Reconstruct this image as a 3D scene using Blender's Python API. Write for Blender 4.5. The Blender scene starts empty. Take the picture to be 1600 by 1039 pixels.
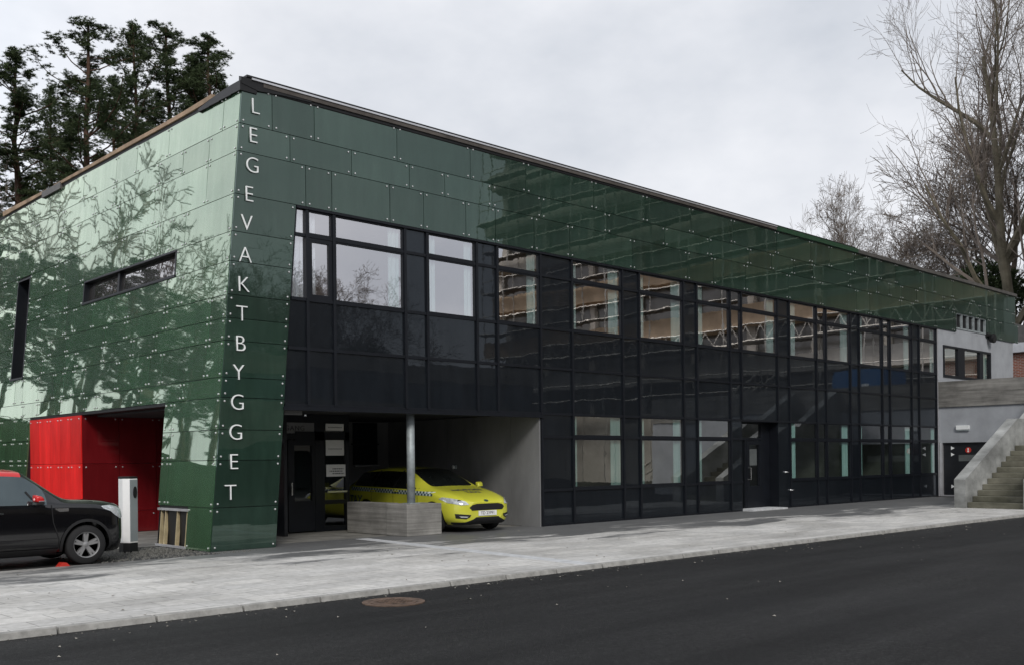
import bpy, math, random
from mathutils import Vector, Matrix
from mathutils.bvhtree import BVHTree
from mathutils.geometry import delaunay_2d_cdt
R = math.radians
scn = bpy.context.scene
COL = scn.collection

# ------------------------------------------------------------------ camera
cam = bpy.data.cameras.new("camera")
camo = bpy.data.objects.new("camera", cam)
COL.objects.link(camo)
scn.camera = camo
F = Vector((.6924, .7215, 0)).normalized()
Rt = Vector((F.y, -F.x, 0))
roll = R(0.64)
right = Rt * math.cos(roll) + Vector((0, 0, 1)) * math.sin(roll)
up = -Rt * math.sin(roll) + Vector((0, 0, 1)) * math.cos(roll)
# roll measured from the photograph: horizon rises to the right
right, up = (Rt * math.cos(roll) - Vector((0, 0, 1)) * math.sin(roll)), (Rt * math.sin(roll) + Vector((0, 0, 1)) * math.cos(roll))
m = Matrix((right, up, -F)).transposed().to_4x4()
m.translation = Vector((-8.629, -16.881, 1.6))
camo.matrix_world = m
cam.sensor_width = 36.0
cam.lens = 1574.0 / 1600.0 * 36.0
cam.shift_x = 0.0
cam.shift_y = (718 - 519.5) / 1600.0
cam.clip_end = 3000

# ------------------------------------------------------------------ sky
SKY_X = 1.7
w = bpy.data.worlds.new("World")
scn.world = w
w.use_nodes = True
nt = w.node_tree
nt.nodes.clear()
N = nt.nodes.new
L = nt.links.new
out = N('ShaderNodeOutputWorld'); bg = N('ShaderNodeBackground'); L(bg.outputs[0], out.inputs[0])
sky = N('ShaderNodeTexSky'); sky.sky_type = 'NISHITA'; sky.sun_disc = False
sky.sun_elevation = R(38); sky.sun_rotation = R(210); sky.air_density = 1.5; sky.dust_density = 3
skm = N('ShaderNodeVectorMath'); skm.operation = 'SCALE'; skm.inputs['Scale'].default_value = 1.0
L(sky.outputs[0], skm.inputs[0])
tc = N('ShaderNodeTexCoord')
mp = N('ShaderNodeMapping'); mp.inputs['Scale'].default_value = (1.0, 1.0, 1.8); mp.inputs['Location'].default_value = (SKY_X, 0.3, 0)
L(tc.outputs['Generated'], mp.inputs['Vector'])
nz = N('ShaderNodeTexNoise'); nz.inputs['Scale'].default_value = 2.3; nz.inputs['Detail'].default_value = 6
nz.inputs['Roughness'].default_value = .55; nz.inputs['Distortion'].default_value = .0
L(mp.outputs[0], nz.inputs['Vector'])
cr = N('ShaderNodeValToRGB')
cr.color_ramp.elements[0].position = .36; cr.color_ramp.elements[0].color = (5.0, 5.3, 5.85, 1)
cr.color_ramp.elements[1].position = .64; cr.color_ramp.elements[1].color = (7.6, 7.7, 8.05, 1)
L(nz.outputs[0], cr.inputs[0])
# the cloud is thinner, so brighter, towards the west (world -X +Y)
dt = N('ShaderNodeVectorMath'); dt.operation = 'DOT_PRODUCT'; dt.inputs[1].default_value = (-.55, .83, .1)
L(tc.outputs['Generated'], dt.inputs[0])
mr = N('ShaderNodeMapRange'); mr.inputs['From Min'].default_value = .5; mr.inputs['From Max'].default_value = 1.0
mr.inputs['To Min'].default_value = 1.0; mr.inputs['To Max'].default_value = 1.9
L(dt.outputs['Value'], mr.inputs['Value'])
sc = N('ShaderNodeVectorMath'); sc.operation = 'SCALE'
L(cr.outputs[0], sc.inputs[0]); L(mr.outputs[0], sc.inputs['Scale'])
mx = N('ShaderNodeMix'); mx.data_type = 'RGBA'; mx.inputs[0].default_value = .97
L(skm.outputs[0], mx.inputs[6]); L(sc.outputs[0], mx.inputs[7]); L(mx.outputs[2], bg.inputs[0])
bg.inputs[1].default_value = 0.1

sun = bpy.data.lights.new("sun", 'SUN'); sun.energy = 1.5; sun.angle = R(14); sun.color = (1, .96, .9)
suno = bpy.data.objects.new("sun", sun); COL.objects.link(suno)
suno.rotation_euler = Vector((.5, .72, -.62)).to_track_quat('-Z', 'Y').to_euler()
scn.view_settings.view_transform = 'Standard'
scn.view_settings.look = 'None'
scn.view_settings.exposure = 0.3
scn.view_settings.gamma = 1.0
scn.cycles.max_bounces = 8
scn.cycles.glossy_bounces = 4
scn.cycles.transparent_max_bounces = 12
scn.cycles.sample_clamp_indirect = 3

# ------------------------------------------------------------------ materials
MATS = {}
def newmat(name):
    m = bpy.data.materials.new(name); m.use_nodes = True
    m.node_tree.nodes.clear(); MATS[name] = m
    t = m.node_tree
    o = t.nodes.new('ShaderNodeOutputMaterial')
    return m, t, o
def pos(t, scale=(1, 1, 1), objspace=False):
    if objspace:
        g = t.nodes.new('ShaderNodeTexCoord'); s = g.outputs['Object']
    else:
        g = t.nodes.new('ShaderNodeNewGeometry'); s = g.outputs['Position']
    mp = t.nodes.new('ShaderNodeMapping'); mp.inputs['Scale'].default_value = scale
    t.links.new(s, mp.inputs['Vector'])
    return mp.outputs[0]
def noise(t, vec, scale, detail=4, rough=.5, dist=0):
    n = t.nodes.new('ShaderNodeTexNoise'); n.inputs['Scale'].default_value = scale
    n.inputs['Detail'].default_value = detail; n.inputs['Roughness'].default_value = rough
    n.inputs['Distortion'].default_value = dist
    t.links.new(vec, n.inputs['Vector']); return n.outputs[0]
def ramp(t, fac, stops):
    r = t.nodes.new('ShaderNodeValToRGB'); e = r.color_ramp.elements
    while len(e) < len(stops): e.new(.5)
    for k, (p, c) in enumerate(stops):
        e[k].position = p; e[k].color = (*c, 1) if len(c) == 3 else c
    t.links.new(fac, r.inputs[0]); return r.outputs[0]
def mixc(t, fac, a, b, mode='MIX'):
    n = t.nodes.new('ShaderNodeMix'); n.data_type = 'RGBA'; n.blend_type = mode
    for s, v in ((0, fac), (6, a), (7, b)):
        if isinstance(v, (int, float)): n.inputs[s].default_value = v
        elif isinstance(v, tuple): n.inputs[s].default_value = (*v, 1)
        else: t.links.new(v, n.inputs[s])
    return n.outputs[2]
def mth(t, op, a, b=0.0, c=None):
    n = t.nodes.new('ShaderNodeMath'); n.operation = op
    for s, v in enumerate((a, b) if c is None else (a, b, c)):
        if isinstance(v, (int, float)): n.inputs[s].default_value = v
        else: t.links.new(v, n.inputs[s])
    return n.outputs[0]
def bump(t, h, dist, strength=1.0, nrm=None):
    b = t.nodes.new('ShaderNodeBump'); b.inputs['Distance'].default_value = dist
    b.inputs['Strength'].default_value = strength
    t.links.new(h, b.inputs['Height'])
    if nrm is not None: t.links.new(nrm, b.inputs['Normal'])
    return b.outputs[0]
def pbsdf(t, col, rough=.5, metal=0, spec=.5, nrm=None, coat=0):
    p = t.nodes.new('ShaderNodeBsdfPrincipled')
    for k, v in (('Base Color', col), ('Roughness', rough), ('Metallic', metal), ('Specular IOR Level', spec), ('Coat Weight', coat)):
        if isinstance(v, (int, float)): p.inputs[k].default_value = v
        elif isinstance(v, tuple): p.inputs[k].default_value = (*v, 1)
        else: t.links.new(v, p.inputs[k])
    if nrm is not None: t.links.new(nrm, p.inputs['Normal'])
    return p.outputs[0]
def simple(name, col, rough=.5, metal=0, spec=.5, var=.25, scale=3, bmp=0, bscale=20, coat=0, stretch=(1, 1, 1)):
    m, t, o = newmat(name)
    v = pos(t, stretch)
    n = noise(t, v, scale, 6, .6)
    c = ramp(t, n, [(.3, tuple(x * (1 - var) for x in col)), (.7, tuple(min(1, x * (1 + var)) for x in col))])
    nr = bump(t, noise(t, v, bscale, 5, .6), bmp) if bmp else None
    t.links.new(pbsdf(t, c, rough, metal, spec, nr, coat), o.inputs[0])
    return m
def glassy(name, col, lo, hi, power, tint=(1, 1, 1), wav=.012, wscale=.8, dif_rough=.4, clear=None, fine=.0002, rg=.012, stretch=(1, 1, 1)):
    """coloured or clear glass sheet: a sharp reflection that grows towards grazing angles over a coloured (or see-through) body"""
    m, t, o = newmat(name)
    v = pos(t, stretch)
    nr = bump(t, noise(t, v, wscale, 2, .4), wav)
    nr = bump(t, noise(t, v, 5.0, 2, .5), fine, nrm=nr)
    lw = t.nodes.new('ShaderNodeLayerWeight'); lw.inputs[0].default_value = .5
    f = mth(t, 'POWER', lw.outputs['Facing'], power)
    f = mth(t, 'MULTIPLY_ADD', f, hi, lo)
    f = mth(t, 'MINIMUM', f, .97)
    if not clear:
        isl = t.nodes.new('ShaderNodeNewGeometry').outputs['Random Per Island']
        f = mth(t, 'MULTIPLY', f, mth(t, 'MULTIPLY_ADD', noise(t, pos(t, (3, 3, .35)), 1.0, 6, .7), .5, .76))
        f = mth(t, 'MULTIPLY', f, mth(t, 'MULTIPLY_ADD', isl, .22, .89))
    g = t.nodes.new('ShaderNodeBsdfGlossy'); g.inputs['Roughness'].default_value = rg
    g.inputs['Color'].default_value = (*tint, 1); t.links.new(nr, g.inputs['Normal'])
    if clear:
        b = t.nodes.new('ShaderNodeBsdfTransparent'); b.inputs[0].default_value = (*clear, 1); b = b.outputs[0]
    else:
        n = noise(t, v, .7, 3)
        c = ramp(t, noise(t, pos(t, (2.5, 2.5, .5)), 1.3, 6, .7), [(.3, tuple(x * .8 for x in col)), (.75, tuple(x * 1.25 + .004 for x in col))])
        c = mixc(t, 1.0, c, ramp(t, isl, [(0, (.78, .78, .78)), (1, (1.2, 1.2, 1.2))]), 'MULTIPLY')
        b = pbsdf(t, c, dif_rough, 0, .2)
    ms = t.nodes.new('ShaderNodeMixShader')
    t.links.new(f, ms.inputs[0]); t.links.new(b, ms.inputs[1]); t.links.new(g.outputs[0], ms.inputs[2])
    t.links.new(ms.outputs[0], o.inputs[0])
    return m

green_g = glassy('green_glass', (.034, .094, .046), .05, .74, 1.6, (.83, .92, .74), wav=.0045, wscale=.6, fine=.0001, rg=.018)
green_f = glassy('green_glass_facade', (.011, .030, .020), .085, .13, 2.0, (.80, .97, .88), wav=.0025, wscale=.6)
red_shaded = glassy('red_panel_shaded', (.15, .005, .008), .05, .6, 3, (1, .85, .85), wav=.002)  # niche return: soffit shade put into a darker base red
red_lit = glassy('red_panel_lit', (.85, .022, .022), .02, .25, 2.4, (1, .7, .7), wav=.006)  # same red for the front, brightened as the side the sky lights
dark_g = glassy('dark_glass', (.004, .006, .009), .030, .45, 3.2, (.85, .93, 1), wav=.003, wscale=.7)
pane_m = glassy('window_pane', (0, 0, 0), .53, .38, 2, (1, .98, 1), wav=.0018, wscale=.8, clear=(.92, .96, .96))
pane_low = glassy('window_pane_low', (0, 0, 0), .34, .5, 2, (.97, .97, .95), wav=.0018, wscale=.8, clear=(.62, .70, .68))
pane_dim = glassy('window_pane_dim', (0, 0, 0), .12, .55, 2, (.95, .97, 1), wav=.0018, wscale=.8, clear=(.6, .7, .68))
pane_gable = glassy('gable_pane', (.012, .010, .010), .1, .75, 2, (.98, .95, .93), wav=.006)
frame_m = simple('dark_frame', (.007, .0085, .012), .4, .0, .3, .2)
blk = simple('black_membrane', (.008, .008, .009), .5, 0, .4, .3)
wood = simple('raw_timber', (.33, .235, .155), .7, 0, .3, .35, 2.5, .002, 30)
wood_d = simple('weathered_timber', (.085, .075, .068), .7, 0, .3, .35, 2.5)
batten = simple('batten_timber', (.40, .33, .20), .7, 0, .3, .25, 5)
zinc = simple('pale_flashing', (.62, .62, .64), .35, .6, .5, .12)
green_cap = simple('green_capping', (.018, .055, .028), .35, .0, .5, .15)
grey_cap = simple('grey_capping', (.10, .095, .09), .5, .2, .5, .3)
studm = simple('stud_steel', (.75, .75, .75), .25, .7, .5, .1)
white_l = simple('white_letter', (.8, .82, .82), .35, 0, .5, .05)
curtain_m, t, o = newmat('aqua_curtain')
v = pos(t, (1, 1, .05)); c = ramp(t, noise(t, v, 14, 3), [(.3, (.50, .70, .68)), (.7, (.80, .93, .90))])
tr = t.nodes.new('ShaderNodeBsdfTranslucent'); tr.inputs[0].default_value = (.5, .7, .68, 1)
ms = t.nodes.new('ShaderNodeMixShader'); ms.inputs[0].default_value = .22
t.links.new(pbsdf(t, c, .9), ms.inputs[1]); t.links.new(tr.outputs[0], ms.inputs[2]); t.links.new(ms.outputs[0], o.inputs[0])
white_cur = simple('white_blind', (.75, .78, .84), .8, 0, .2, .08)
room_m = simple('room_plaster', (.34, .31, .27), .9, 0, .2, .1)
room_w = simple('room_blue_plaster', (.40, .42, .40), .9, 0, .2, .1)
room_f = simple('room_floor', (.16, .14, .12), .6, 0, .3, .1)
soffit_m = simple('soffit', (.05, .05, .055), .6, 0, .3, .15)
greypan = simple('grey_fibre_panel', (.175, .177, .18), .6, 0, .3, .28, 1.0, stretch=(1, 1, .4))
render_m = simple('grey_render', (.33, .345, .37), .85, 0, .2, .12, 1.5, .002, 40)
steel = simple('galvanised_steel', (.30, .335, .345), .5, .15, .5, .3, 6)
tin = simple('bright_metal', (.7, .7, .7), .25, .9, .5, .1)
paper = simple('paper', (.72, .72, .70), .7, 0, .3, .05)
ink = simple('ink', (.06, .06, .06), .6)
inkgrey = simple('grey_lettering', (.10, .10, .095), .6)
doorcol = simple('black_door', (.012, .013, .016), .3, 0, .5, .2)
redsign = simple('red_sign', (.48, .03, .02), .45, 0, .4, .1)
pale_glassw = simple('pale_plate', (.10, .11, .11), .3, 0, .5, .2)
brickm, t, o = newmat('brick_wall')
b = t.nodes.new('ShaderNodeTexBrick'); b.inputs['Scale'].default_value = 1
b.inputs['Brick Width'].default_value = .25; b.inputs['Row Height'].default_value = .085; b.inputs['Mortar Size'].default_value = .012
b.inputs['Color1'].default_value = (.30, .085, .045, 1); b.inputs['Color2'].default_value = (.20, .06, .035, 1); b.inputs['Mortar'].default_value = (.35, .32, .29, 1)
g = t.nodes.new('ShaderNodeNewGeometry'); sx = t.nodes.new('ShaderNodeSeparateXYZ'); cb = t.nodes.new('ShaderNodeCombineXYZ')
t.links.new(g.outputs['Position'], sx.inputs[0]); t.links.new(mth(t, 'ADD', sx.outputs[0], sx.outputs[1]), cb.inputs[0]); t.links.new(sx.outputs[2], cb.inputs[1])
t.links.new(cb.outputs[0], b.inputs['Vector']); t.links.new(pbsdf(t, b.outputs[0], .85), o.inputs[0])

def board_concrete(name, c0, c1, hs=8.0):
    m, t, o = newmat(name)
    v = pos(t, (.5, .5, hs)); n1 = noise(t, v, 1.2, 5, .6); n2 = noise(t, pos(t), 1.1, 6, .65)
    c = ramp(t, n1, [(.3, c0), (.7, c1)])
    c = mixc(t, .75, c, ramp(t, n2, [(.35, (.45, .45, .45)), (.65, (1, 1, 1))]), 'MULTIPLY')
    t.links.new(pbsdf(t, c, .9, 0, .2, bump(t, n1, .01)), o.inputs[0]); return m
boardc = board_concrete('board_marked_concrete', (.15, .145, .135), (.33, .32, .30))
plantc = board_concrete('planter_concrete', (.20, .195, .18), (.38, .37, .35), 14)
stairc = board_concrete('stained_concrete', (.16, .165, .16), (.50, .51, .50), 1.0)
stepc = board_concrete('mossy_step_concrete', (.07, .07, .05), (.26, .25, .20), 1.0)

# asphalt
asph, t, o = newmat('asphalt')
p = pos(t); n1 = noise(t, p, .25, 5, .6); n2 = noise(t, p, 60, 3, .7); n3 = noise(t, pos(t, (.12, 1.2, 1)), 1.0, 5, .6)
c = ramp(t, n1, [(.3, (.0095, .0095, .010)), (.7, (.0160, .0160, .0165))])
c = mixc(t, .6, c, ramp(t, n2, [(.35, (.45, .45, .45)), (.62, (1.15, 1.15, 1.15)), (.75, (2.4, 2.4, 2.4))]), 'MULTIPLY')
c = mixc(t, .8, c, ramp(t, n3, [(.38, (.62, .62, .62)), (.66, (1.95, 1.95, 1.9))]), 'MULTIPLY')
ro = ramp(t, n1, [(.3, (.62, .62, .62)), (.7, (.85, .85, .85))])
n4 = noise(t, pos(t), 22, 4, .9)
c = mixc(t, .8, c, ramp(t, n4, [(.40, (.5, .5, .5)), (.56, (1.15, 1.15, 1.15)), (.68, (2.6, 2.6, 2.5))]), 'MULTIPLY')
t.links.new(pbsdf(t, c, ro, 0, .22, bump(t, n2, .008)), o.inputs[0])

# paving: concrete slabs with stains and dark damp patches along the facade
pave, t, o = newmat('paving_slabs')
g = t.nodes.new('ShaderNodeNewGeometry'); sx = t.nodes.new('ShaderNodeSeparateXYZ'); t.links.new(g.outputs['Position'], sx.inputs[0])
b = t.nodes.new('ShaderNodeTexBrick'); b.inputs['Scale'].default_value = 1; b.inputs['Brick Width'].default_value = .60
b.inputs['Row Height'].default_value = .40; b.inputs['Mortar Size'].default_value = .006; b.inputs['Mortar Smooth'].default_value = .3
b.inputs['Color1'].default_value = (.56, .55, .53, 1); b.inputs['Color2'].default_value = (.46, .455, .445, 1); b.inputs['Mortar'].default_value = (.21, .205, .20, 1)
t.links.new(g.outputs['Position'], b.inputs['Vector'])
n1 = noise(t, pos(t, (.45, 1, 1)), .8, 6, .65, .4); n2 = noise(t, pos(t), 9, 5, .6); n3 = noise(t, pos(t, (.35, 1.3, 1)), .9, 7, .7, .6)
c = mixc(t, .8, b.outputs[0], ramp(t, n1, [(.3, (.62, .61, .59)), (.6, (1.12, 1.12, 1.12))]), 'MULTIPLY')
c = mixc(t, .6, c, ramp(t, n2, [(.35, (.72, .72, .70)), (.6, (1.08, 1.08, 1.08))]), 'MULTIPLY')
# damp: near facade line and to the right
fy = mth(t, 'MULTIPLY_ADD', sx.outputs[1], .115, .42)          # 0.3 at facade, lower towards the kerb
fx = mth(t, 'MULTIPLY_ADD', sx.outputs[0], .011, -.10)
fx = mth(t, 'MINIMUM', fx, .12)
ff = mth(t, 'ADD', mth(t, 'ADD', fy, fx), mth(t, 'MULTIPLY_ADD', n3, 1.5, -.52))
damp = ramp(t, ff, [(.27, (0, 0, 0)), (.42, (1, 1, 1))])
c = mixc(t, mth(t, 'MULTIPLY', damp, .86), c, (.075, .078, .082))
ro = ramp(t, damp, [(0, (.8, .8, .8)), (1, (.5, .5, .5))])
t.links.new(pbsdf(t, c, ro, 0, .35, bump(t, n2, .003)), o.inputs[0])
palestrip = simple('pale_strip', (.50, .51, .52), .7, 0, .3, .2, 6)
kerbm = simple('kerb_granite', (.30, .295, .28), .8, 0, .3, .3, 7, .003, 40)
inner = simple('inner_floor', (.20, .195, .18), .7, 0, .3, .35, 2)
gravm = simple('grey_gravel', (.11, .108, .10), .9, 0, .2, .5, 25)
bayasph = simple('dark_bay', (.035, .035, .036), .85, 0, .3, .3, 5, .005, 60)
terr = simple('grass_ground', (.045, .060, .022), .95, 0, .1, .4, .6)
hillm = simple('wood_floor', (.022, .026, .014), .95, 0, .1, .5, .8)
rust = simple('rusty_iron', (.10, .066, .048), .75, .0, .4, .5, 12, .004, 40)
leafm = simple('dry_leaf', (.30, .285, .25), .8, 0, .2, .5, 9)

# ------------------------------------------------------------------ mesh helpers
class MB:
    def __init__(s, *mats):
        s.v = []; s.f = []; s.mi = []; s.mats = list(mats)
    def poly(s, pts, m=0):
        n = len(s.v); s.v += [tuple(p) for p in pts]; s.f.append(tuple(range(n, n + len(pts)))); s.mi.append(m); return s
    def hexa(s, p, m=0):
        """p: 4 bottom, 4 top corners (same winding)"""
        n = len(s.v); s.v += [tuple(q) for q in p]
        for f in ((3, 2, 1, 0), (4, 5, 6, 7), (0, 1, 5, 4), (1, 2, 6, 5), (2, 3, 7, 6), (3, 0, 4, 7)):
            s.f.append(tuple(n + i for i in f)); s.mi.append(m)
        return s
    def box(s, x0, x1, y0, y1, z0, z1, m=0):
        return s.hexa([(x0, y0, z0), (x1, y0, z0), (x1, y1, z0), (x0, y1, z0), (x0, y0, z1), (x1, y0, z1), (x1, y1, z1), (x0, y1, z1)], m)
    def prism(s, pts, d, m=0):
        """planar polygon pts extruded by vector d"""
        n = len(s.v); k = len(pts); d = Vector(d)
        s.v += [tuple(p) for p in pts] + [tuple(Vector(p) + d) for p in pts]
        s.f.append(tuple(range(n, n + k))); s.f.append(tuple(n + k + i for i in reversed(range(k)))); s.mi += [m, m]
        for i in range(k):
            j = (i + 1) % k; s.f.append((n + j, n + i, n + k + i, n + k + j)); s.mi.append(m)
        return s
    def tube(s, pts, rad, sides=6, m=0, caps=True):
        pts = [Vector(p) for p in pts]
        if isinstance(rad, (int, float)): rad = [rad] * len(pts)
        n0 = len(s.v); k = len(pts); ref = None
        for i, p in enumerate(pts):
            d = (pts[min(i + 1, k - 1)] - pts[max(i - 1, 0)])
            if d.length < 1e-9: d = Vector((0, 0, 1))
            d.normalize()
            if ref is None:
                ref = d.orthogonal().normalized()
            ref = (ref - d * ref.dot(d))
            if ref.length < 1e-6: ref = d.orthogonal()
            ref.normalize()
            b = d.cross(ref)
            for a in range(sides):
                t = 2 * math.pi * a / sides
                s.v.append(tuple(p + (ref * math.cos(t) + b * math.sin(t)) * rad[i]))
        for i in range(k - 1):
            for a in range(sides):
                c = (a + 1) % sides
                s.f.append((n0 + i * sides + a, n0 + i * sides + c, n0 + (i + 1) * sides + c, n0 + (i + 1) * sides + a)); s.mi.append(m)
        if caps:
            s.f.append(tuple(n0 + a for a in reversed(range(sides)))); s.mi.append(m)
            s.f.append(tuple(n0 + (k - 1) * sides + a for a in range(sides))); s.mi.append(m)
        return s
    def lathe(s, prof, axis='z', c=(0, 0, 0), sides=24, m=0):
        """prof: (radius, offset along axis)"""
        n0 = len(s.v); c = Vector(c)
        for r, h in prof:
            for a in range(sides):
                t = 2 * math.pi * a / sides; x, y = r * math.cos(t), r * math.sin(t)
                q = {'z': (x, y, h), 'y': (x, h, y), 'x': (h, x, y)}[axis]
                s.v.append(tuple(c + Vector(q)))
        for i in range(len(prof) - 1):
            for a in range(sides):
                b = (a + 1) % sides
                s.f.append((n0 + i * sides + a, n0 + i * sides + b, n0 + (i + 1) * sides + b, n0 + (i + 1) * sides + a)); s.mi.append(m)
        s.f.append(tuple(n0 + a for a in reversed(range(sides)))); s.mi.append(m)
        s.f.append(tuple(n0 + (len(prof) - 1) * sides + a for a in range(sides))); s.mi.append(m)
        return s
    def build(s, name, parent=None, smooth=False, bevel=0, **kw):
        me = bpy.data.meshes.new(name); me.from_pydata(s.v, [], s.f)
        for m in s.mats: me.materials.append(m)
        me.polygons.foreach_set('material_index', s.mi)
        if smooth: me.polygons.foreach_set('use_smooth', [True] * len(s.f))
        me.update()
        o = bpy.data.objects.new(name, me); COL.objects.link(o)
        if parent:
            o.parent = parent
            if parent.parent is None: o.location = -parent.location if parent.type == 'EMPTY' else (0, 0, 0)
        if bevel:
            b = o.modifiers.new('bevel', 'BEVEL'); b.width = bevel; b.segments = 2; b.limit_method = 'ANGLE'
        for k, v in kw.items(): o[k] = v
        return o
def thing(name, label, cat, loc=(0, 0, 0), group=None):
    o = bpy.data.objects.new(name, None); COL.objects.link(o); o.location = loc
    o['label'] = label; o['category'] = cat
    if group: o['group'] = group
    o.empty_display_size = .3
    return o
def text_mesh(name, txt, size, mat, origin, xdir, ydir, parent=None, extrude=.01, align='CENTER', spacing=1.0):
    cu = bpy.data.curves.new(name, 'FONT'); cu.body = txt; cu.size = size; cu.extrude = extrude
    cu.align_x = align; cu.offset = -.008 if size > .3 else 0; cu.align_y = 'CENTER'; cu.space_character = spacing
    o = bpy.data.objects.new(name, cu); COL.objects.link(o)
    me = bpy.data.meshes.new_from_object(o, depsgraph=bpy.context.evaluated_depsgraph_get())
    bpy.data.objects.remove(o); bpy.data.curves.remove(cu)
    X = Vector(xdir).normalized(); Y = Vector(ydir).normalized(); Z = X.cross(Y)
    for vv in me.vertices:
        vv.co = Vector(origin) + X * vv.co.x + Y * vv.co.y + Z * vv.co.z
    me.materials.clear(); me.materials.append(mat)
    q = bpy.data.objects.new(name, me); COL.objects.link(q)
    if parent:
        q.parent = parent
        if parent.parent is None and parent.type == 'EMPTY': q.location = -parent.location
    return q
rnd = random.Random(5)

# ------------------------------------------------------------------ ground
LEAN = .0845
KY = -6.68
s = MB(asph); n = 48
xs = [-600, -200, -80, -40, -20, 0, 20, 40, 80, 200, 600]; 
for i in range(len(xs) - 1):
    for j in range(len(xs) - 1):
        s.poly([(xs[i], xs[j], -.06), (xs[i + 1], xs[j], -.06), (xs[i + 1], xs[j + 1], -.06), (xs[i], xs[j + 1], -.06)])
s.build('asphalt_ground', kind='structure')
def kerb_y(x):
    return -6.5 - .014 * (x + 5.5) - (max(0, x - 18) ** 1.3) * .02
s = MB(pave); X = [-40 + 2 * i for i in range(36)]
pts = [(x, kerb_y(x), 0) for x in X]
for a, b_ in zip(pts[:-1], pts[1:]):
    x0, x1 = a[0], b_[0]
    yt = 0.6 if x0 >= 0 else -.48
    s.prism([a, b_, (x1, yt, 0), (x0, yt, 0)], (0, 0, -.056))
s.build('pavement', kind='structure')
s = MB(kerbm); x = -30.0
k = 0
while x < 30:
    x1 = x + 1.0
    s.hexa([(x + .012, kerb_y(x) - .13, -.07), (x1 - .012, kerb_y(x1) - .13, -.07), (x1 - .012, kerb_y(x1) + .0, -.07), (x + .012, kerb_y(x) + .0, -.07),
            (x + .012, kerb_y(x) - .105, .004), (x1 - .012, kerb_y(x1) - .105, .004 + rnd.uniform(-.004, .004)), (x1 - .012, kerb_y(x1) + .0, .004), (x + .012, kerb_y(x) + .0, .004)])
    x = x1
s.build('kerb', kind='structure', bevel=.008)
MB(bayasph).box(-20, .3, -.48, 2.2, -.05, -.012).build('parking_bay', kind='structure')
MB(inner).box(-20, 9, 2.2, 12, -.05, -.008).build('forecourt_floor', kind='structure')
MB(inner).box(.3, 8.5, .6, 2.2, -.05, -.008).build('carport_floor', kind='structure')
s = MB(palestrip); s.hexa([(2.7, -6.6, -.04), (3.0, -6.6, -.04), (3.75, .4, -.04), (3.45, .4, -.04), (2.7, -6.6, .004), (3.0, -6.6, .004), (3.75, .4, .004), (3.45, .4, .004)])
s.build('pale_paving_strip', kind='structure')
# gravel heap edges round the charging post and pier
s = MB(gravm)
for k in range(900):
    x = rnd.uniform(-2.3, .9); y = rnd.uniform(-.55, 1.9)
    if x > -.05 and y > -.1: x = rnd.uniform(-1.8, -.05)
    if y < -.42 and rnd.random() < .7: continue
    r = rnd.uniform(.015, .045); a = rnd.uniform(0, 6.3)
    h = rnd.uniform(.15, .55) * r + .05 * max(0, 1 - abs(x + .7) / .9) * max(0, 1 - abs(y - .7) / .7)
    q = [(x + r * math.cos(a + t) * rnd.uniform(.7, 1.2), y + r * math.sin(a + t) * rnd.uniform(.7, 1.2), -.015) for t in (0, 1.3, 2.6, 3.9, 5.1)]
    for i in range(5): s.poly([q[i], q[(i + 1) % 5], (x, y, h)])
s.build('loose_gravel', kind='stuff', label='dark loose gravel around the charging post and pier foot', category='gravel')
# litter
s = MB(leafm)
for k in range(250):
    if rnd.random() < .75:
        x = rnd.uniform(-9, 24); y = kerb_y(x) - .15 - abs(rnd.gauss(0, .35 if rnd.random() < .5 else 2.6)); z = -.055
    else:
        x = rnd.uniform(-6, 20); y = rnd.uniform(kerb_y(x), -.3); z = .006
    r = rnd.uniform(.008, .024); a = rnd.uniform(0, 6.3)
    s.poly([(x + r * math.cos(a) * 1.5, y + r * math.sin(a) * 1.5, z), (x + r * math.cos(a + 1.4), y + r * math.sin(a + 1.4), z + .012), (x + r * math.cos(a + 3.1), y + r * math.sin(a + 3.1), z), (x + r * math.cos(a + 4.5), y + r * math.sin(a + 4.5), z + .006)])
s.build('fallen_leaves', kind='stuff', label='small pale leaves and grit scattered over the road', category='leaves')
s = MB(gravm)
for k in range(900):
    x = rnd.uniform(-9, 26); y = kerb_y(x) - .13 - abs(rnd.gauss(0, .09)); r = rnd.uniform(.006, .016); a = rnd.uniform(0, 6.3)
    q = [(x + r * math.cos(a + t) * rnd.uniform(.7, 1.3), y + r * math.sin(a + t), -.058) for t in (0, 2.1, 4.2)]
    for i in range(3): s.poly([q[i], q[(i + 1) % 3], (x, y, -.058 + r * .7)])
s.build('kerb_grit', kind='stuff', label='grey grit and sand gathered along the foot of the kerb', category='grit')
# manhole
t_ = thing('manhole_cover', 'rusty round manhole cover set in the asphalt near the kerb', 'manhole cover', (-1.44, -7.35, -.06))
s = MB(rust); s.lathe([(.37, -.01), (.37, .012), (.30, .012), (.29, .006), (.28, .006)], c=(-1.44, -7.35, -.06), sides=40); s.build('rim', t_, smooth=False)
s = MB(rust); s.lathe([(.275, -.01), (.275, .012), (.25, .012)], c=(-1.44, -7.35, -.06), sides=40)
for i in range(-4, 5):
    for j in range(-4, 5):
        if i * i + j * j < 16: s.box(-1.44 + i * .055 - .018, -1.44 + i * .055 + .018, -7.35 + j * .055 - .018, -7.35 + j * .055 + .018, -.047, -.042)
s.build('lid', t_)

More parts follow.
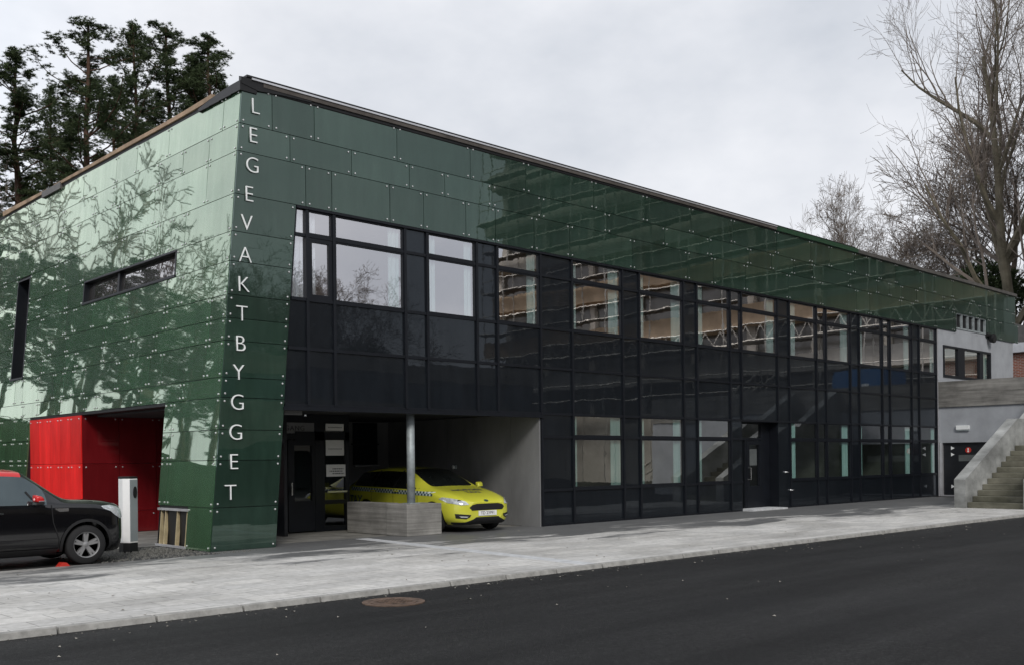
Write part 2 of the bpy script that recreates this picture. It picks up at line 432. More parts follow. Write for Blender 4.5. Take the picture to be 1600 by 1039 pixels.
# ------------------------------------------------------------------ the clinic
B = thing('clinic_building', 'long two storey building clad in glossy green glass panels with a dark glazed facade', 'building', (0, 0, 0))
ROWS = [.79, 1.65, 2.21, 2.80, 3.17, 3.84, 4.25, 4.68, 5.30, 5.85, 6.55, 7.35, 7.87, 8.60]
def edge(z): return 1.33 + .079 * z
def gx(z, d=0): return LEAN * z - d
GT = 8.52
def gable_panel(s, y0, y1, z0, z1, m=0):
    g = .006; y0 += g; y1 -= g; z0 += g; z1 -= g
    if y1 - y0 < .05: return
    a, b_, c_, d_ = (rnd.uniform(-.0022, .0022) for _ in range(4))
    s.hexa([(gx(z0, -.03), y0, z0), (gx(z0, -.03), y1, z0), (gx(z0, a), y1, z0), (gx(z0, b_), y0, z0),
            (gx(z1, -.03), y0, z1), (gx(z1, -.03), y1, z1), (gx(z1, c_), y1, z1), (gx(z1, d_), y0, z1)], m)
def stud(s, p, n, m=1, r=.02):
    p = Vector(p); n = Vector(n).normalized(); s.tube([p - n * .002, p + n * .012, p + n * .016], [r, r * .9, r * .4], 6, m)
gn = Vector((-1, 0, LEAN)).normalized()
holes = [(2.2, 7.0, 5.30, 5.85), (10.74, 11.69, 3.84, 6.50), (2.26, 9.95, 0, 2.80), (.98, 2.2, 0, .74)]
s = MB(green_g, studm)
z0 = 0.0
gr = random.Random(11)
YE = 17.0
for ri, z1 in enumerate(ROWS):
    z1 = min(z1, GT)
    # blocked spans
    bl = sorted([(h[0], h[1]) for h in holes if h[2] < z1 - .06 and h[3] > z0 + .06])
    cuts = [0.0]; y = 0.0
    ws = []
    while y < YE:
        w_ = gr.choice([.62, 1.1, 1.55, 1.9, 2.3]); ws.append((y, min(YE, y + w_))); y += w_
    for (a, b_) in ws:
        segs = [(a, b_)]
        for (h0, h1) in bl:
            ns = []
            for (u, v_) in segs:
                if v_ <= h0 or u >= h1: ns.append((u, v_))
                else:
                    if u < h0: ns.append((u, h0))
                    if v_ > h1: ns.append((h1, v_))
            segs = ns
        for (u, v_) in segs:
            if v_ - u < .1: continue
            gable_panel(s, u, v_, z0, z1)
            for yy in (u + .07, v_ - .07):
                for zz in (z0 + .06, z1 - .06):
                    stud(s, (gx(zz, .002), yy, zz), gn)
    z0 = z1
s.build('gable_cladding', B)
# strip and band on the front
s = MB(green_f, studm)
def fpanel(s, x0b, x1b, x0t, x1t, z0, z1, y=-.03):
    g = .006; z0 += g; z1 -= g
    e = [rnd.uniform(-.0022, .0022) for _ in range(4)]
    s.hexa([(x0b + g, y + e[0], z0), (x1b - g, y + e[1], z0), (x1b - g, .0, z0), (x0b + g, .0, z0),
            (x0t + g, y + e[2], z1), (x1t - g, y + e[3], z1), (x1t - g, .0, z1), (x0t + g, .0, z1)])
z0 = 0
for z1 in ROWS[:11]:
    fpanel(s, gx(z0), edge(z0), gx(z0) + (z1 - z0) * LEAN, edge(z1) if z1 < 6.5 else 1.85, z0, z1)
    for zz in (z0 + .07, z1 - .07):
        stud(s, (gx(zz) + .07, -.035, zz), (0, -1, 0)); stud(s, (edge(zz) - .07, -.035, zz), (0, -1, 0))
    z0 = z1
rows = [(6.55, 7.35, [2.07, 2.67, 4.1, 5.0, 6.2, 7.1, 8.35]), (7.35, 7.87, [1.73, 3.15, 4.62, 5.6, 7.0, 8.6]), (7.87, 8.60, [1.35, 2.28, 4.3, 6.35, 8.1])]
br = random.Random(3)
for z0, z1, js in rows:
    js = list(js)
    while js[-1] < 37.5: js.append(js[-1] + br.choice([.95, 1.25, 1.65, 2.05, 2.4]))
    e = [None] + js + [38.8]
    for a, b_ in zip(e[:-1], e[1:]):
        zz0 = z0
        a0 = gx(z0) if a is None else a; a1 = gx(z1) if a is None else a
        if b_ <= 32.45 or a0 >= 35.55 or z0 > 7:
            fpanel(s, a0, b_, a1, b_, zz0, z1)
        else:
            fpanel(s, a0, b_, a1, b_, 7.33 - .02, z1)
            if a0 < 32.45: fpanel(s, a0, 32.45, a1, 32.45, zz0, 7.33)
            if b_ > 35.55: fpanel(s, 35.55, b_, 35.55, b_, zz0, 7.33)
        for zz in (z0 + .06, z1 - .06):
            stud(s, ((a0 + .08) if a is not None else gx(zz) + .07, -.035, zz), (0, -1, 0)); stud(s, (b_ - .08, -.035, zz), (0, -1, 0))
s.build('front_cladding', B)
# carcass behind the cladding
s = MB(blk)
def gslab(y0, y1, z0, z1): s.hexa([(gx(z0, -.03), y0, z0), (gx(z0, -.25), y0, z0), (gx(z0, -.25), y1, z0), (gx(z0, -.03), y1, z0), (gx(z1, -.03), y0, z1), (gx(z1, -.25), y0, z1), (gx(z1, -.25), y1, z1), (gx(z1, -.03), y1, z1)])
gslab(.26, YE, 6.5, GT); gslab(.26, YE, 2.83, 3.84); gslab(.26, 10.7, 5.87, 6.5); gslab(11.72, YE, 3.84, 6.5); gslab(.26, 10.7, 3.84, 5.28); gslab(.26, 2.18, 5.28, 5.87); gslab(7.02, 10.7, 5.28, 5.87)
gslab(.26, .95, 0, 2.83); gslab(.95, 2.22, .74, 2.83); gslab(9.95, YE, 0, 2.83)
s.hexa([(gx(0, -.03), 0.001, 0.0), (edge(0) - .01, .001, 0), (edge(0) - .01, .25, 0), (gx(0, -.03), .25, 0), (gx(6.55, -.03), .001, 6.55), (1.84, .001, 6.55), (1.84, .25, 6.55), (gx(6.55, -.03), .25, 6.55)])
s.hexa([(gx(6.56, -.03), .001, 6.56), (32.45, .001, 6.56), (32.45, .25, 6.56), (gx(6.56, -.03), .25, 6.56), (gx(8.55, -.03), .001, 8.55), (32.45, .001, 8.55), (32.45, .25, 8.55), (gx(8.55, -.03), .25, 8.55)])
s.box(32.45, 35.55, .001, .25, 7.33, 8.55); s.box(35.55, 38.78, .001, .25, 6.56, 8.55)
s.build('wall_backing', B)
MB(soffit_m).box(.95, 38.78, .26, 17, 8.35, 8.5).build('roof', B)
MB(render_m).box(.6, 38.7, 16.8, 17, 0, 8.35).build('rear_wall', B)
MB(green_f).box(38.6, 38.79, .26, 16.8, 6.6, 8.55).build('end_cladding', B)
# underside trim strips
MB(frame_m).box(1.86, 30.62, -.045, .0, 6.50, 6.546).build('head_trim', B)
# pier inner reveal and pier foot void with battens
s = MB(frame_m, greypan)
s.hexa([(gx(0, -.04), 2.24, 0), (1.3, 2.24, 0), (1.3, 2.26, 0), (gx(0, -.04), 2.26, 0), (gx(2.75, -.04), 2.24, 2.8), (1.5, 2.24, 2.8), (1.5, 2.26, 2.8), (gx(2.75, -.04), 2.26, 2.8)])
s.build('pier_return', B)
s = MB(blk); s.box(gx(.3, -.09), gx(.3, -.11) + .02, .98, 2.2, .02, .72); s.build('sheathing', B)
for yy, w_ in ((2.12, .03), (1.93, .035), (1.42, .04), (1.02, .03)):
    MB(batten).hexa([(gx(.02, -.02), yy, .02), (gx(.02, -.09), yy, .02), (gx(.02, -.09), yy + w_, .02), (gx(.02, -.02), yy + w_, .02), (gx(.7, -.02), yy, .70), (gx(.7, -.09), yy, .70), (gx(.7, -.09), yy + w_, .70), (gx(.7, -.02), yy + w_, .70)]).build('batten', B)
for zz in (.0, .70):
    MB(zinc).box(gx(zz, .012), gx(zz, -.03), .96, 2.24, zz, zz + .045).build('edge_rail', B)
# red entrance niche
s = MB(red_lit, studm)
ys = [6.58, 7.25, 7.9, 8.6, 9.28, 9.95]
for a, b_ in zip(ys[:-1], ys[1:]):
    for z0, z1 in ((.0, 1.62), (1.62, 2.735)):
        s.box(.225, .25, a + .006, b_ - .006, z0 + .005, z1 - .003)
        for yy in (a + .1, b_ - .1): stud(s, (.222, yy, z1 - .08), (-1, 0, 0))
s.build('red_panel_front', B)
s = MB(red_shaded, studm)
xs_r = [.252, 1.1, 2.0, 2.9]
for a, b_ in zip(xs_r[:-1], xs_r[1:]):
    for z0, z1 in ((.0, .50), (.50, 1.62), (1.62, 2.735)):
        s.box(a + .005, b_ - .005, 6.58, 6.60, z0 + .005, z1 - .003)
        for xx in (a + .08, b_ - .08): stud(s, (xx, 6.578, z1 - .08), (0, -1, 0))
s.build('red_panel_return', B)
MB(blk).box(.25, 3.2, 2.24, 9.95, 2.74, 2.8).build('niche_soffit', B)
MB(doorcol).box(2.9, 2.98, 2.26, 6.56, 0, 2.735).build('niche_wall', B)
# gable windows
def gable_window(y0, y1, z0, z1, mull, dep=.2):
    s = MB(frame_m)
    def fr(ya, yb, za, zb, d0, d1): s.hexa([(gx(za, -d0), ya, za), (gx(za, -d1), ya, za), (gx(za, -d1), yb, za), (gx(za, -d0), yb, za), (gx(zb, -d0), ya, zb), (gx(zb, -d1), ya, zb), (gx(zb, -d1), yb, zb), (gx(zb, -d0), yb, zb)])
    t_ = .05
    fr(y0, y1, z0, z0 + t_, -.02, dep + .04); fr(y0, y1, z1 - t_ * .8, z1, -.005, dep + .04)
    fr(y0, y0 + t_, z0 + t_, z1 - t_, -.005, dep + .04); fr(y1 - t_, y1, z0 + t_, z1 - t_, -.005, dep + .04)
    for mm in mull: fr(mm - .05, mm + .05, z0 + t_, z1 - t_, dep - .06, dep + .03)
    o = s.build('window', B)
    p = MB(pane_gable); p.poly([(gx(z0, -dep), y0 + .04, z0 + .04), (gx(z0, -dep), y1 - .04, z0 + .04), (gx(z1, -dep), y1 - .04, z1 - .04), (gx(z1, -dep), y0 + .04, z1 - .04)][::-1])
    p.build('pane', o)
gable_window(2.2, 7.0, 5.30, 5.86, [5.15], .12)
gable_window(10.74, 11.69, 3.84, 6.50, [], .30)
# gable top: membrane, rough board, flashing
s = MB(blk); z = GT
s.hexa([(gx(z, .0), .0, z - .03), (gx(z, -.4), .0, z - .03), (gx(z, -.4), YE, z - .03), (gx(z, .0), YE, z - .03), (gx(z, .01), .0, z + .08), (gx(z, -.4), .0, z + .08), (gx(z, -.4), YE, z + .06), (gx(z, .01), YE, z + .06)])
# loose curl of membrane at the corner
P_ = [(-.03, .62), (.0, .48), (.03, .3), (.05, .14), (.06, .02), (.07, -.05)]
for (a, b_), hh, h2 in zip(zip([-.06, .3, .75, 1.15, 1.6][:-1], [-.06, .3, .75, 1.15, 1.6][1:]), [.13, .13, .11, .07], [.13, .11, .07, .02]):
    s.hexa([(gx(z, .05), a, z - .05), (gx(z, -.3), a, z - .05), (gx(z, -.3), b_, z - .04), (gx(z, .05), b_, z - .04), (gx(z, .05), a, z + hh), (gx(z, -.3), a, z + hh), (gx(z, -.3), b_, z + h2), (gx(z, .05), b_, z + h2)])
s.build('gable_membrane', B)
s = MB(wood); pr = [(1.05, .09, .17), (1.4, .06, .16), (2.2, .05, .14), (3.5, .05, .13), (5, .05, .14), (7, .055, .13), (9.4, .06, .13)]
for (a, l0, h0), (b_, l1, h1) in zip(pr[:-1], pr[1:]):
    s.hexa([(gx(z, .045), a, z + l0), (gx(z, -.2), a, z + l0), (gx(z, -.2), b_, z + l1), (gx(z, .045), b_, z + l1), (gx(z, .045), a, z + h0), (gx(z, -.2), a, z + h0), (gx(z, -.2), b_, z + h1), (gx(z, .045), b_, z + h1)])
s.build('fascia_board', B)
s = MB(wood); s.hexa([(gx(z, .045), 9.9, z + .05), (gx(z, -.2), 9.9, z + .05), (gx(z, -.2), 13.3, z + .04), (gx(z, .045), 13.3, z + .04), (gx(z, .045), 9.9, z + .12), (gx(z, -.2), 9.9, z + .12), (gx(z, -.2), 13.3, z + .17), (gx(z, .045), 13.3, z + .17)])
s.build('fascia_board', B)
MB(grey_cap).box(gx(z, .06), gx(z, -.2), 8.9, 10.2, z - .06, z + .10).build('flashing', B)
# front coping
s = MB(blk); s.hexa([(gx(8.55), -.05, 8.56), (19, -.05, 8.59), (19, .02, 8.59), (gx(8.55), .02, 8.5), (gx(8.55), -.05, 8.73), (19, -.05, 8.62), (19, .02, 8.62), (gx(8.55), .02, 8.73)])
for (a, b_, l0, l1) in ((gx(8.55) - .03, 1.05, 8.60, 8.53), (1.05, 1.5, 8.53, 8.57), (1.5, 2.2, 8.57, 8.59)):
    s.hexa([(a, -.07, l0), (b_, -.07, l1), (b_, .02, l1), (a, .02, l0), (a, -.07, 8.72), (b_, -.07, 8.72 if b_ < 1.2 else 8.66), (b_, .02, 8.74 if b_ < 1.2 else 8.66), (a, .02, 8.75)])
s.build('front_membrane', B)
MB(wood_d).box(1.15, 19, -.08, .1, 8.622, 8.70).build('coping_board', B)
MB(zinc).box(.9, 19.0, -.10, .14, 8.702, 8.735).build('coping_flashing', B)
MB(blk).box(.8, 24.0, -.085, .16, 8.737, 8.775).build('roof_edge_trim', B)
MB(green_cap).box(19.0, 24.2, -.10, .14, 8.60, 8.735).build('green_capping', B)
MB(grey_cap).box(24.2, 38.85, -.10, .14, 8.60, 8.72).build('grey_capping', B)

# curtain wall
VX = [2.1, 2.72, 4.5, 5.1, 6.53, 7.16, 8.57, 9.68, 11.61, 12.3, 14.23, 14.86, 16.5, 17.09, 19.08, 19.78, 21.46, 22.08, 23.73, 24.36, 26.08, 26.68, 28.45, 29.08, 30.6]
for x in VX:
    zb = 2.70 if x < 8.5 else (2.72 if x in (17.09, 19.08) else 0.0)
    MB(frame_m).box(x - .032, x + .032, -.025, .09, zb, 6.50).build('mullion', B)
HZ = [(6.0, 1.84, 30.6), (4.75, 1.74, 30.6), (3.8, 1.66, 30.6), (2.70, 1.57, 30.6), (2.14, 8.6, 17.09), (.86, 8.6, 17.09), (2.14, 19.78, 30.6), (.86, 19.78, 30.6), (.02, 8.6, 17.09), (.02, 19.2, 30.6)]
for z, a, b_ in HZ:
    MB(frame_m).box(a, b_, -.012, .08, z - .03, z + .03).build('transom', B)
def quadp(s, x0, x1, z0, z1, y, x0t=None, m=0):
    x0t = x0 if x0t is None else x0t
    e = [rnd.uniform(-.003, .003) for _ in range(3)]; e.append(e[0] - e[1] + e[2])
    s.poly([(x0, y + e[0], z0), (x1, y + e[1], z0), (x1, y + e[2], z1), (x0t, y + e[3], z1)], m)
def curtain(par, x0, x1, z0, z1, mat, y=.10):
    s = MB(mat); k = max(4, int((x1 - x0) / .045)); pp = []
    for i in range(k + 1):
        pp.append((x0 + (x1 - x0) * i / k, y + (.025 if i % 2 else -.025) * rnd.uniform(.5, 1.1)))
    for a, b_ in zip(pp[:-1], pp[1:]): s.poly([(a[0], a[1], z0), (b_[0], b_[1], z0), (b_[0], b_[1], z1), (a[0], a[1], z1)])
    s.build('curtain', par)
GL = {(2.1, 2.72), (2.72, 4.5), (5.1, 6.53), (7.16, 8.57), (9.68, 11.61), (12.3, 14.23), (14.86, 16.5), (16.5, 17.09), (17.09, 19.08), (19.78, 21.46), (21.46, 22.08), (22.08, 23.73), (24.36, 26.08), (26.08, 26.68), (26.68, 28.45), (29.08, 30.6)}
CUR = {2.72: (0, .32), 5.1: (.22, .26), 7.16: (0, .32), 9.68: (.16, .42), 12.3: (.2, .4), 14.86: (.3, 0), 17.09: (0, .45), 19.78: (.45, 0), 22.08: (0, .5), 24.36: (.3, 0), 26.68: (0, .45), 29.08: (.25, .35)}
def window(x0, x1, zs, mat, cur=(0, 0), casement=False):
    z0, zt, z1 = zs; a, b_ = x0 + .032, x1 - .032
    s = MB(frame_m); f = .03
    for za, zb in ((z0 + .03, zt - .03), (zt + .03, z1)):
        ff = .085 if (casement and za < zt) else f
        s.box(a, a + ff, 0, .07, za, zb); s.box(b_ - ff, b_, 0, .07, za, zb); s.box(a + ff, b_ - ff, 0, .07, za, za + ff); s.box(a + ff, b_ - ff, 0, .07, zb - ff, zb)
    o = s.build('window', B)
    p = MB(mat)
    quadp(p, a + f * .5, b_ - f * .5, z0 + .04, zt - .04, .035); quadp(p, a + f * .5, b_ - f * .5, zt + .04, z1 - .02, .035)
    p.build('pane', o)
    if cur[0]: curtain(o, a + .03, a + .03 + cur[0], z0 + .05, z1 - .02, curtain_m)
    if cur[1]: curtain(o, b_ - .03 - cur[1], b_ - .03, z0 + .05, z1 - .02, curtain_m)
    return o
bays = [(a, b_) for a, b_ in zip([None] + VX[:-1], VX)]
for a, b_ in bays:
    s = MB(dark_g)
    if a is None:
        # sliver next to the leaning green edge
        for z0, z1 in ((2.73, 3.77), (3.83, 4.72)):
            quadp(s, edge(z0) + .0, 2.068, z0, z1, .02, edge(z1))
        s.build('dark_glass_panel', B)
        s = MB(frame_m); s.hexa([(edge(4.78), .0, 4.78), (edge(4.78) + .04, .0, 4.78), (edge(4.78) + .04, .07, 4.78), (edge(4.78), .07, 4.78), (1.85, .0, 6.5), (1.89, .0, 6.5), (1.89, .07, 6.5), (1.85, .07, 6.5)])
        o = s.build('window', B)
        p = MB(pane_m); quadp(p, edge(4.78), 2.068, 4.78, 5.97, .035, edge(5.97)); quadp(p, edge(6.03), 2.068, 6.03, 6.49, .035, edge(6.49)); p.build('pane', o)
        curtain(o, 1.7, 2.35, 4.8, 6.48, white_cur, .12)
        continue
    lo = b_ <= 8.6
    a1, b1 = a + .032, b_ - .032
    quadp(s, a1, b1, 2.73, 3.77, .02); quadp(s, a1, b1, 3.83, 4.72, .02)
    up_ = (a, b_) in GL
    if up_:
        window(a, b_, (4.75, 6.0, 6.50), pane_m, CUR.get(a, (0, 0)), casement=(a == 2.1))
    else:
        quadp(s, a1, b1, 4.78, 5.97, .02); quadp(s, a1, b1, 6.03, 6.5, .02)
    if not lo and (a, b_) not in ((17.09, 19.08),):
        s.build('dark_glass_panel', B); s = MB(dark_g)
        if (a, b_) != (19.08, 19.78):
            quadp(s, a1, b1, .05, .83, .02)
            if up_ and a != 16.5:
                window(a, b_, (.86, 2.14, 2.69), pane_low if a < 17 else pane_dim, tuple(q * .9 for q in CUR.get(a, (0, 0))))
            else:
                quadp(s, a1, b1, .89, 2.11, .02); quadp(s, a1, b1, 2.17, 2.67, .02)
    if s.v: s.build('dark_glass_panel', B)
# rooms behind the glass
def room(x0, x1, z0, z1, dep=4.5):
    s = MB(room_m, room_f)
    s.box(x0, x1, dep, dep + .1, z0, z1); s.box(x0, x1, .3, dep, z1, z1 + .1); s.box(x0, x1, .1, dep, z0 - .1, z0, 1)
    s.box(x0 - .03, x0 + .03, .3, dep, z0, z1)
    return s
s = MB(room_m, room_f, room_w)
for xa, xb in ((1.9, 4.8), (4.8, 6.85), (6.85, 9.1), (9.1, 12), (12, 14.55), (14.55, 19.4), (19.4, 24.05), (24.05, 28.8), (28.8, 30.7)):
    s.box(xa, xb, 4.2 - (.9 if int(xa) % 2 else 0), 4.3, 3.75, 6.62, int(xa) % 3 if int(xa) % 3 != 1 else 0); s.box(xa, xa + .08, .26, 4.2, 3.75, 6.62)
    if xa >= 9: s.box(xa, xb, 4.2, 4.3, 0.0, 3.5); s.box(xa, xa + .08, .26, 4.2, 0, 3.5)
s.box(1.9, 30.7, .12, 4.2, 3.65, 3.74, 1); s.box(8.6, 30.7, .12, 4.2, -.02, .02, 1); s.box(1.9, 30.7, .26, 4.2, 6.63, 6.7); s.box(8.6, 30.7, .12, 4.2, 3.52, 3.60)
s.box(30.7, 30.78, .1, 4.3, 0, 6.62)
s.build('interior_walls', B)
em, t, o = newmat('ceiling_lamp_glow'); e_ = t.nodes.new('ShaderNodeEmission'); e_.inputs[0].default_value = (1, .68, .36, 1); e_.inputs[1].default_value = 2.2; t.links.new(e_.outputs[0], o.inputs[0])
MB(em).box(12.6, 13.7, .9, 1.05, 2.72, 2.76).build('ceiling_lamp', B)
MB(em).box(5.6, 5.9, 1.0, 1.08, 6.5, 6.54).build('ceiling_lamp', B)

# carport
s = MB(soffit_m); s.box(.6, 8.5, .1, 17, 2.70, 2.78); s.build('carport_soffit', B)
MB(frame_m).box(1.52, 8.60, -.06, .09, 2.60, 2.67).build('soffit_edge_rail', B)
for y0, y1 in ((0.02, 1.0), (1.01, 3.4), (3.41, 5.99)):
    MB(greypan).box(8.5, 8.54, y0, y1, 0, 2.69).build('grey_wall_panel', B)
MB(greypan).box(5.1, 8.5, 6.0, 6.1, 0, 2.69).build('carport_rear_wall', B)
o = MB(dark_g).box(7.3, 8.1, 5.96, 5.998, 1.52, 2.66).build('window', B)
MB(frame_m).box(7.25, 8.15, 5.95, 5.999, 2.06, 2.1).build('frame', o); MB(tin).box(7.3, 8.12, 5.90, 5.96, 1.46, 1.50).build('sill', o)
c_ = thing('wall_lamp', 'small white dome lamp on the grey carport wall above the yellow taxi', 'wall lamp', (8.45, 3.12, 1.43))
MB(white_l).lathe([(.05, 0), (.05, .03), (.03, .06), (.01, .07)], 'x', (8.42, 3.12, 1.43), 12).build('dome', c_, True)
MB(steel).box(8.46, 8.5, 3.05, 3.19, 1.38, 1.48).build('bracket', c_)
# recessed glazed entrance (plane Y=3)
Y = 3.0
s = MB(frame_m)
for xa, xb, za, zb in ((2.7, 3.62, 2.12, 2.2), (3.62, 5.08, 2.10, 2.30), (1.4, 5.08, 2.50, 2.69), (4.14, 4.40, 0, 2.5), (4.97, 5.08, 0, 2.5), (4.40, 4.97, 0, .12), (4.40, 4.97, .62, .72), (2.0, 2.1, 0, 2.12), (1.4, 2.0, 0, 2.5), (2.1, 3.6, 2.2, 2.24)):
    s.box(xa, xb, Y - .04, Y + .06, za, zb)
s.build('entrance_frame', B)
for xa, xb in ((2.12, 2.8), (3.42, 4.12)):
    s = MB(frame_m); s.box(xa, xa + .16, Y - .06, Y + .04, .03, 2.10); s.box(xb - .07, xb, Y - .06, Y + .04, .03, 2.10); s.box(xa + .16, xb - .07, Y - .06, Y + .04, 1.98, 2.10); s.box(xa + .16, xb - .07, Y - .06, Y + .04, .03, .72)
    o = s.build('entrance_door', B)
    MB(pane_dim).poly([(xa + .14, Y - .01, .7), (xb - .05, Y - .01, .7), (xb - .05, Y - .01, 2.0), (xa + .14, Y - .01, 2.0)]).build('pane', o)
    MB(tin).box(xa + .04, xa + .07, Y - .13, Y - .10, .86, 1.14).box(xa + .04, xa + .07, Y - .10, Y - .06, .88, .91).box(xa + .04, xa + .07, Y - .10, Y - .06, 1.09, 1.12).build('handle', o)
MB(pane_dim).poly([(2.8, Y, .1), (3.42, Y, .1), (3.42, Y, 2.12), (2.8, Y, 2.12)]).poly([(4.38, Y, .7), (4.98, Y, .7), (4.98, Y, 2.5), (4.38, Y, 2.5)]).poly([(4.38, Y, .1), (4.98, Y, .1), (4.98, Y, .64), (4.38, Y, .64)]).build('sidelight_pane', B)
MB(greypan).box(2.1, 4.14, Y - .02, Y + .02, 2.26, 2.5).build('entrance_sign_panel', B)
text_mesh('entrance_lettering', 'INNGANG', .16, ink, (3.45, Y - .03, 2.37), (1, 0, 0), (0, 0, 1), B, .004, spacing=1.2)
MB(doorcol).box(3.0, 5.0, 5.4, 5.5, 0, 2.69).build('vestibule_wall', B)
MB(pane_dim).poly([(5.05, 3.1, .1), (5.05, 5.4, .1), (5.05, 5.4, 2.6), (5.05, 3.1, 2.6)]).build('vestibule_side_pane', B)
MB(inner).box(3.0, 5.0, 3.1, 5.4, -.003, .01).build('vestibule_floor', B)
# notices, painted reflection and handrail on the sidelight
nt_ = thing('paper_notice', 'white printed paper notice taped to the entrance sidelight beside the doors', 'notice', (4.70, Y - .05, 1.27))
MB(paper).box(4.43, 4.96, Y - .055, Y - .05, 1.26, 1.54).build('sheet', nt_)
s = MB(ink)
for i, (a, b_) in enumerate(((4.60, 4.90), (4.52, 4.88), (4.60, 4.92))):
    x = a
    while x < b_:
        w_ = rnd.uniform(.02, .06); s.box(x, min(b_, x + w_), Y - .058, Y - .0555, 1.44 - i * .055 - .012, 1.44 - i * .055 + .012); x += w_ + .015
s.build('printed_lines', nt_)
for zz, lab in ((2.33, 'pale frosted strip with faint lettering at the top of the entrance sidelight'), (1.75, 'pale sheet standing in for bright reflections in the middle of the entrance sidelight')):
    hh = .16 if zz > 2 else .36  # lower sheet, marks included, paints a bright reflection on the pane
    q = thing('notice_and_reflection', lab, 'notice', (4.7, Y - .04, zz)); MB(paper).box(4.43, 4.93, Y - .046, Y - .042, zz, zz + hh).build('sheet', q)
    s = MB(inkgrey); x = 4.5
    while x < 4.86: s.box(x, x + .02, Y - .05, Y - .047, zz + hh * .4, zz + hh * .4 + .02); x += .035
    s.build('printed_lines', q)
q = MB(tin); q.box(4.42, 4.96, Y - .12, Y - .09, .89, .93); q.box(4.44, 4.47, Y - .09, Y - .04, .90, .92); q.box(4.9, 4.93, Y - .09, Y - .04, .90, .92); q.build('push_bar', B)
q = thing('fascia_lamp', 'small pale lamp sign tucked under the soffit beside the green pier', 'lamp', (2.0, .3, 2.55))
s = MB(inkgrey); s.box(1.62, 2.02, .1, .2, 2.52, 2.62); s.build('housing', q); MB(white_l).lathe([(.02, 0), (.02, .03)], 'z', (2.1, .12, 2.50), 8).build('bulb_cap', q)

# side door (recessed) at 17.1..19.1
Y = .38
s = MB(frame_m); s.box(17.12, 17.3, Y - .05, Y + .05, 0, 2.7); s.box(18.62, 19.09, Y - .05, Y + .05, 0, 2.7); s.box(17.3, 18.62, Y - .05, Y + .05, 2.12, 2.2); s.box(17.3, 18.62, Y - .05, Y + .05, 2.62, 2.7); s.box(17.72, 17.8, Y - .05, Y + .05, 0, 2.12)
s.box(17.08, 17.12, .03, Y, 0, 2.7); s.box(17.1, 19.2, .02, Y, 2.67, 2.72)
s.box(19.10, 19.13, .055, Y + .05, 0, 2.66)
s.build('door_surround', B)
MB(pane_dim).poly([(17.3, Y, 2.2), (18.62, Y, 2.2), (18.62, Y, 2.62), (17.3, Y, 2.62)]).poly([(17.3, Y, .03), (17.72, Y, .03), (17.72, Y, 2.12), (17.3, Y, 2.12)]).build('fanlight', B)
s = MB(frame_m); s.box(17.8, 17.95, Y - .06, Y + .03, .03, 2.11); s.box(18.5, 18.61, Y - .06, Y + .03, .03, 2.11); s.box(17.95, 18.5, Y - .06, Y + .03, 1.98, 2.11); s.box(17.95, 18.5, Y - .06, Y + .03, .03, .72)
o = s.build('side_door', B)
MB(pane_dim).poly([(17.95, Y, .72), (18.5, Y, .72), (18.5, Y, 1.98), (17.95, Y, 1.98)]).build('pane', o)
s = MB(tin); s.tube([(17.9, Y - .06, 1.28), (17.9, Y - .14, 1.28), (17.9, Y - .14, .92), (17.9, Y - .06, .92)], .018, 6); s.build('handle', o)
MB(pale_glassw).box(18.0, 18.42, Y - .012, Y - .008, 1.35, 1.85).build('door_notice', o)
MB(palestrip).box(17.05, 19.0, -.35, .33, .001, .05).build('door_step', B)
s = MB(dark_g); s.box(19.1, 19.75, .02, .05, .03, 2.67); s.build('dark_glass_panel', B)
for x, z in ((19.45, 1.12), (19.75, .55)):
    s = MB(tin); s.lathe([(.035, 0), (.035, -.03), (.012, -.06)], 'y', (x, .02, z), 10); s.box(x, x + .13, -.06, -.035, z - .012, z + .012); s.build('lever_handle', B, True)

# upper right: rendered wall, window, louvre, lamp
MB(render_m).box(30.64, 38.6, .02, .25, 3.4, 4.68).box(30.64, 31.25, .02, .25, 4.68, 5.95).box(36.05, 38.6, .02, .25, 4.68, 5.95).box(30.64, 38.6, .02, .25, 5.95, 6.555).box(32.47, 35.53, .02, .25, 6.555, 7.33 - .6).build('rendered_wall', B)
s = MB(frame_m); s.box(31.25, 36.05, -.01, .12, 4.68, 4.78); s.box(31.25, 36.05, -.01, .12, 5.87, 5.95); s.box(31.25, 31.36, -.01, .12, 4.78, 5.87); s.box(35.94, 36.05, -.01, .12, 4.78, 5.87); s.box(32.65, 33.3, -.005, .12, 4.78, 5.87); s.box(34.85, 35.2, -.005, .12, 4.78, 5.87)
o = s.build('window', B); MB(pane_low).poly([(31.3, .06, 4.75), (36, .06, 4.75), (36, .06, 5.9), (31.3, .06, 5.9)]).build('pane', o)
curtain(o, 35.3, 35.8, 4.75, 5.9, curtain_m)
s = MB(steel, blk); s.box(32.47, 35.53, .10, .2, 6.74, 7.33, 1)
for i in range(6): s.box(32.47 + i * .6, 32.53 + i * .6, .0, .09, 6.74, 7.33)
s.box(32.47, 35.53, -.01, .1, 6.68, 6.74); s.box(32.47, 35.53, .0, .1, 7.28, 7.33)
s.build('louvre', B)
s = MB(blk); s.lathe([(.05, 0), (.16, -.08), (.2, -.2), (.19, -.26)], 'y', (35.75, -.02, 6.52), 14); s.box(35.5, 35.8, -.1, .02, 6.6, 6.75); s.build('floodlight', B)
MB(zinc).box(30.615, 30.66, -.05, .05, 0, 6.5).build('corner_trim', B)

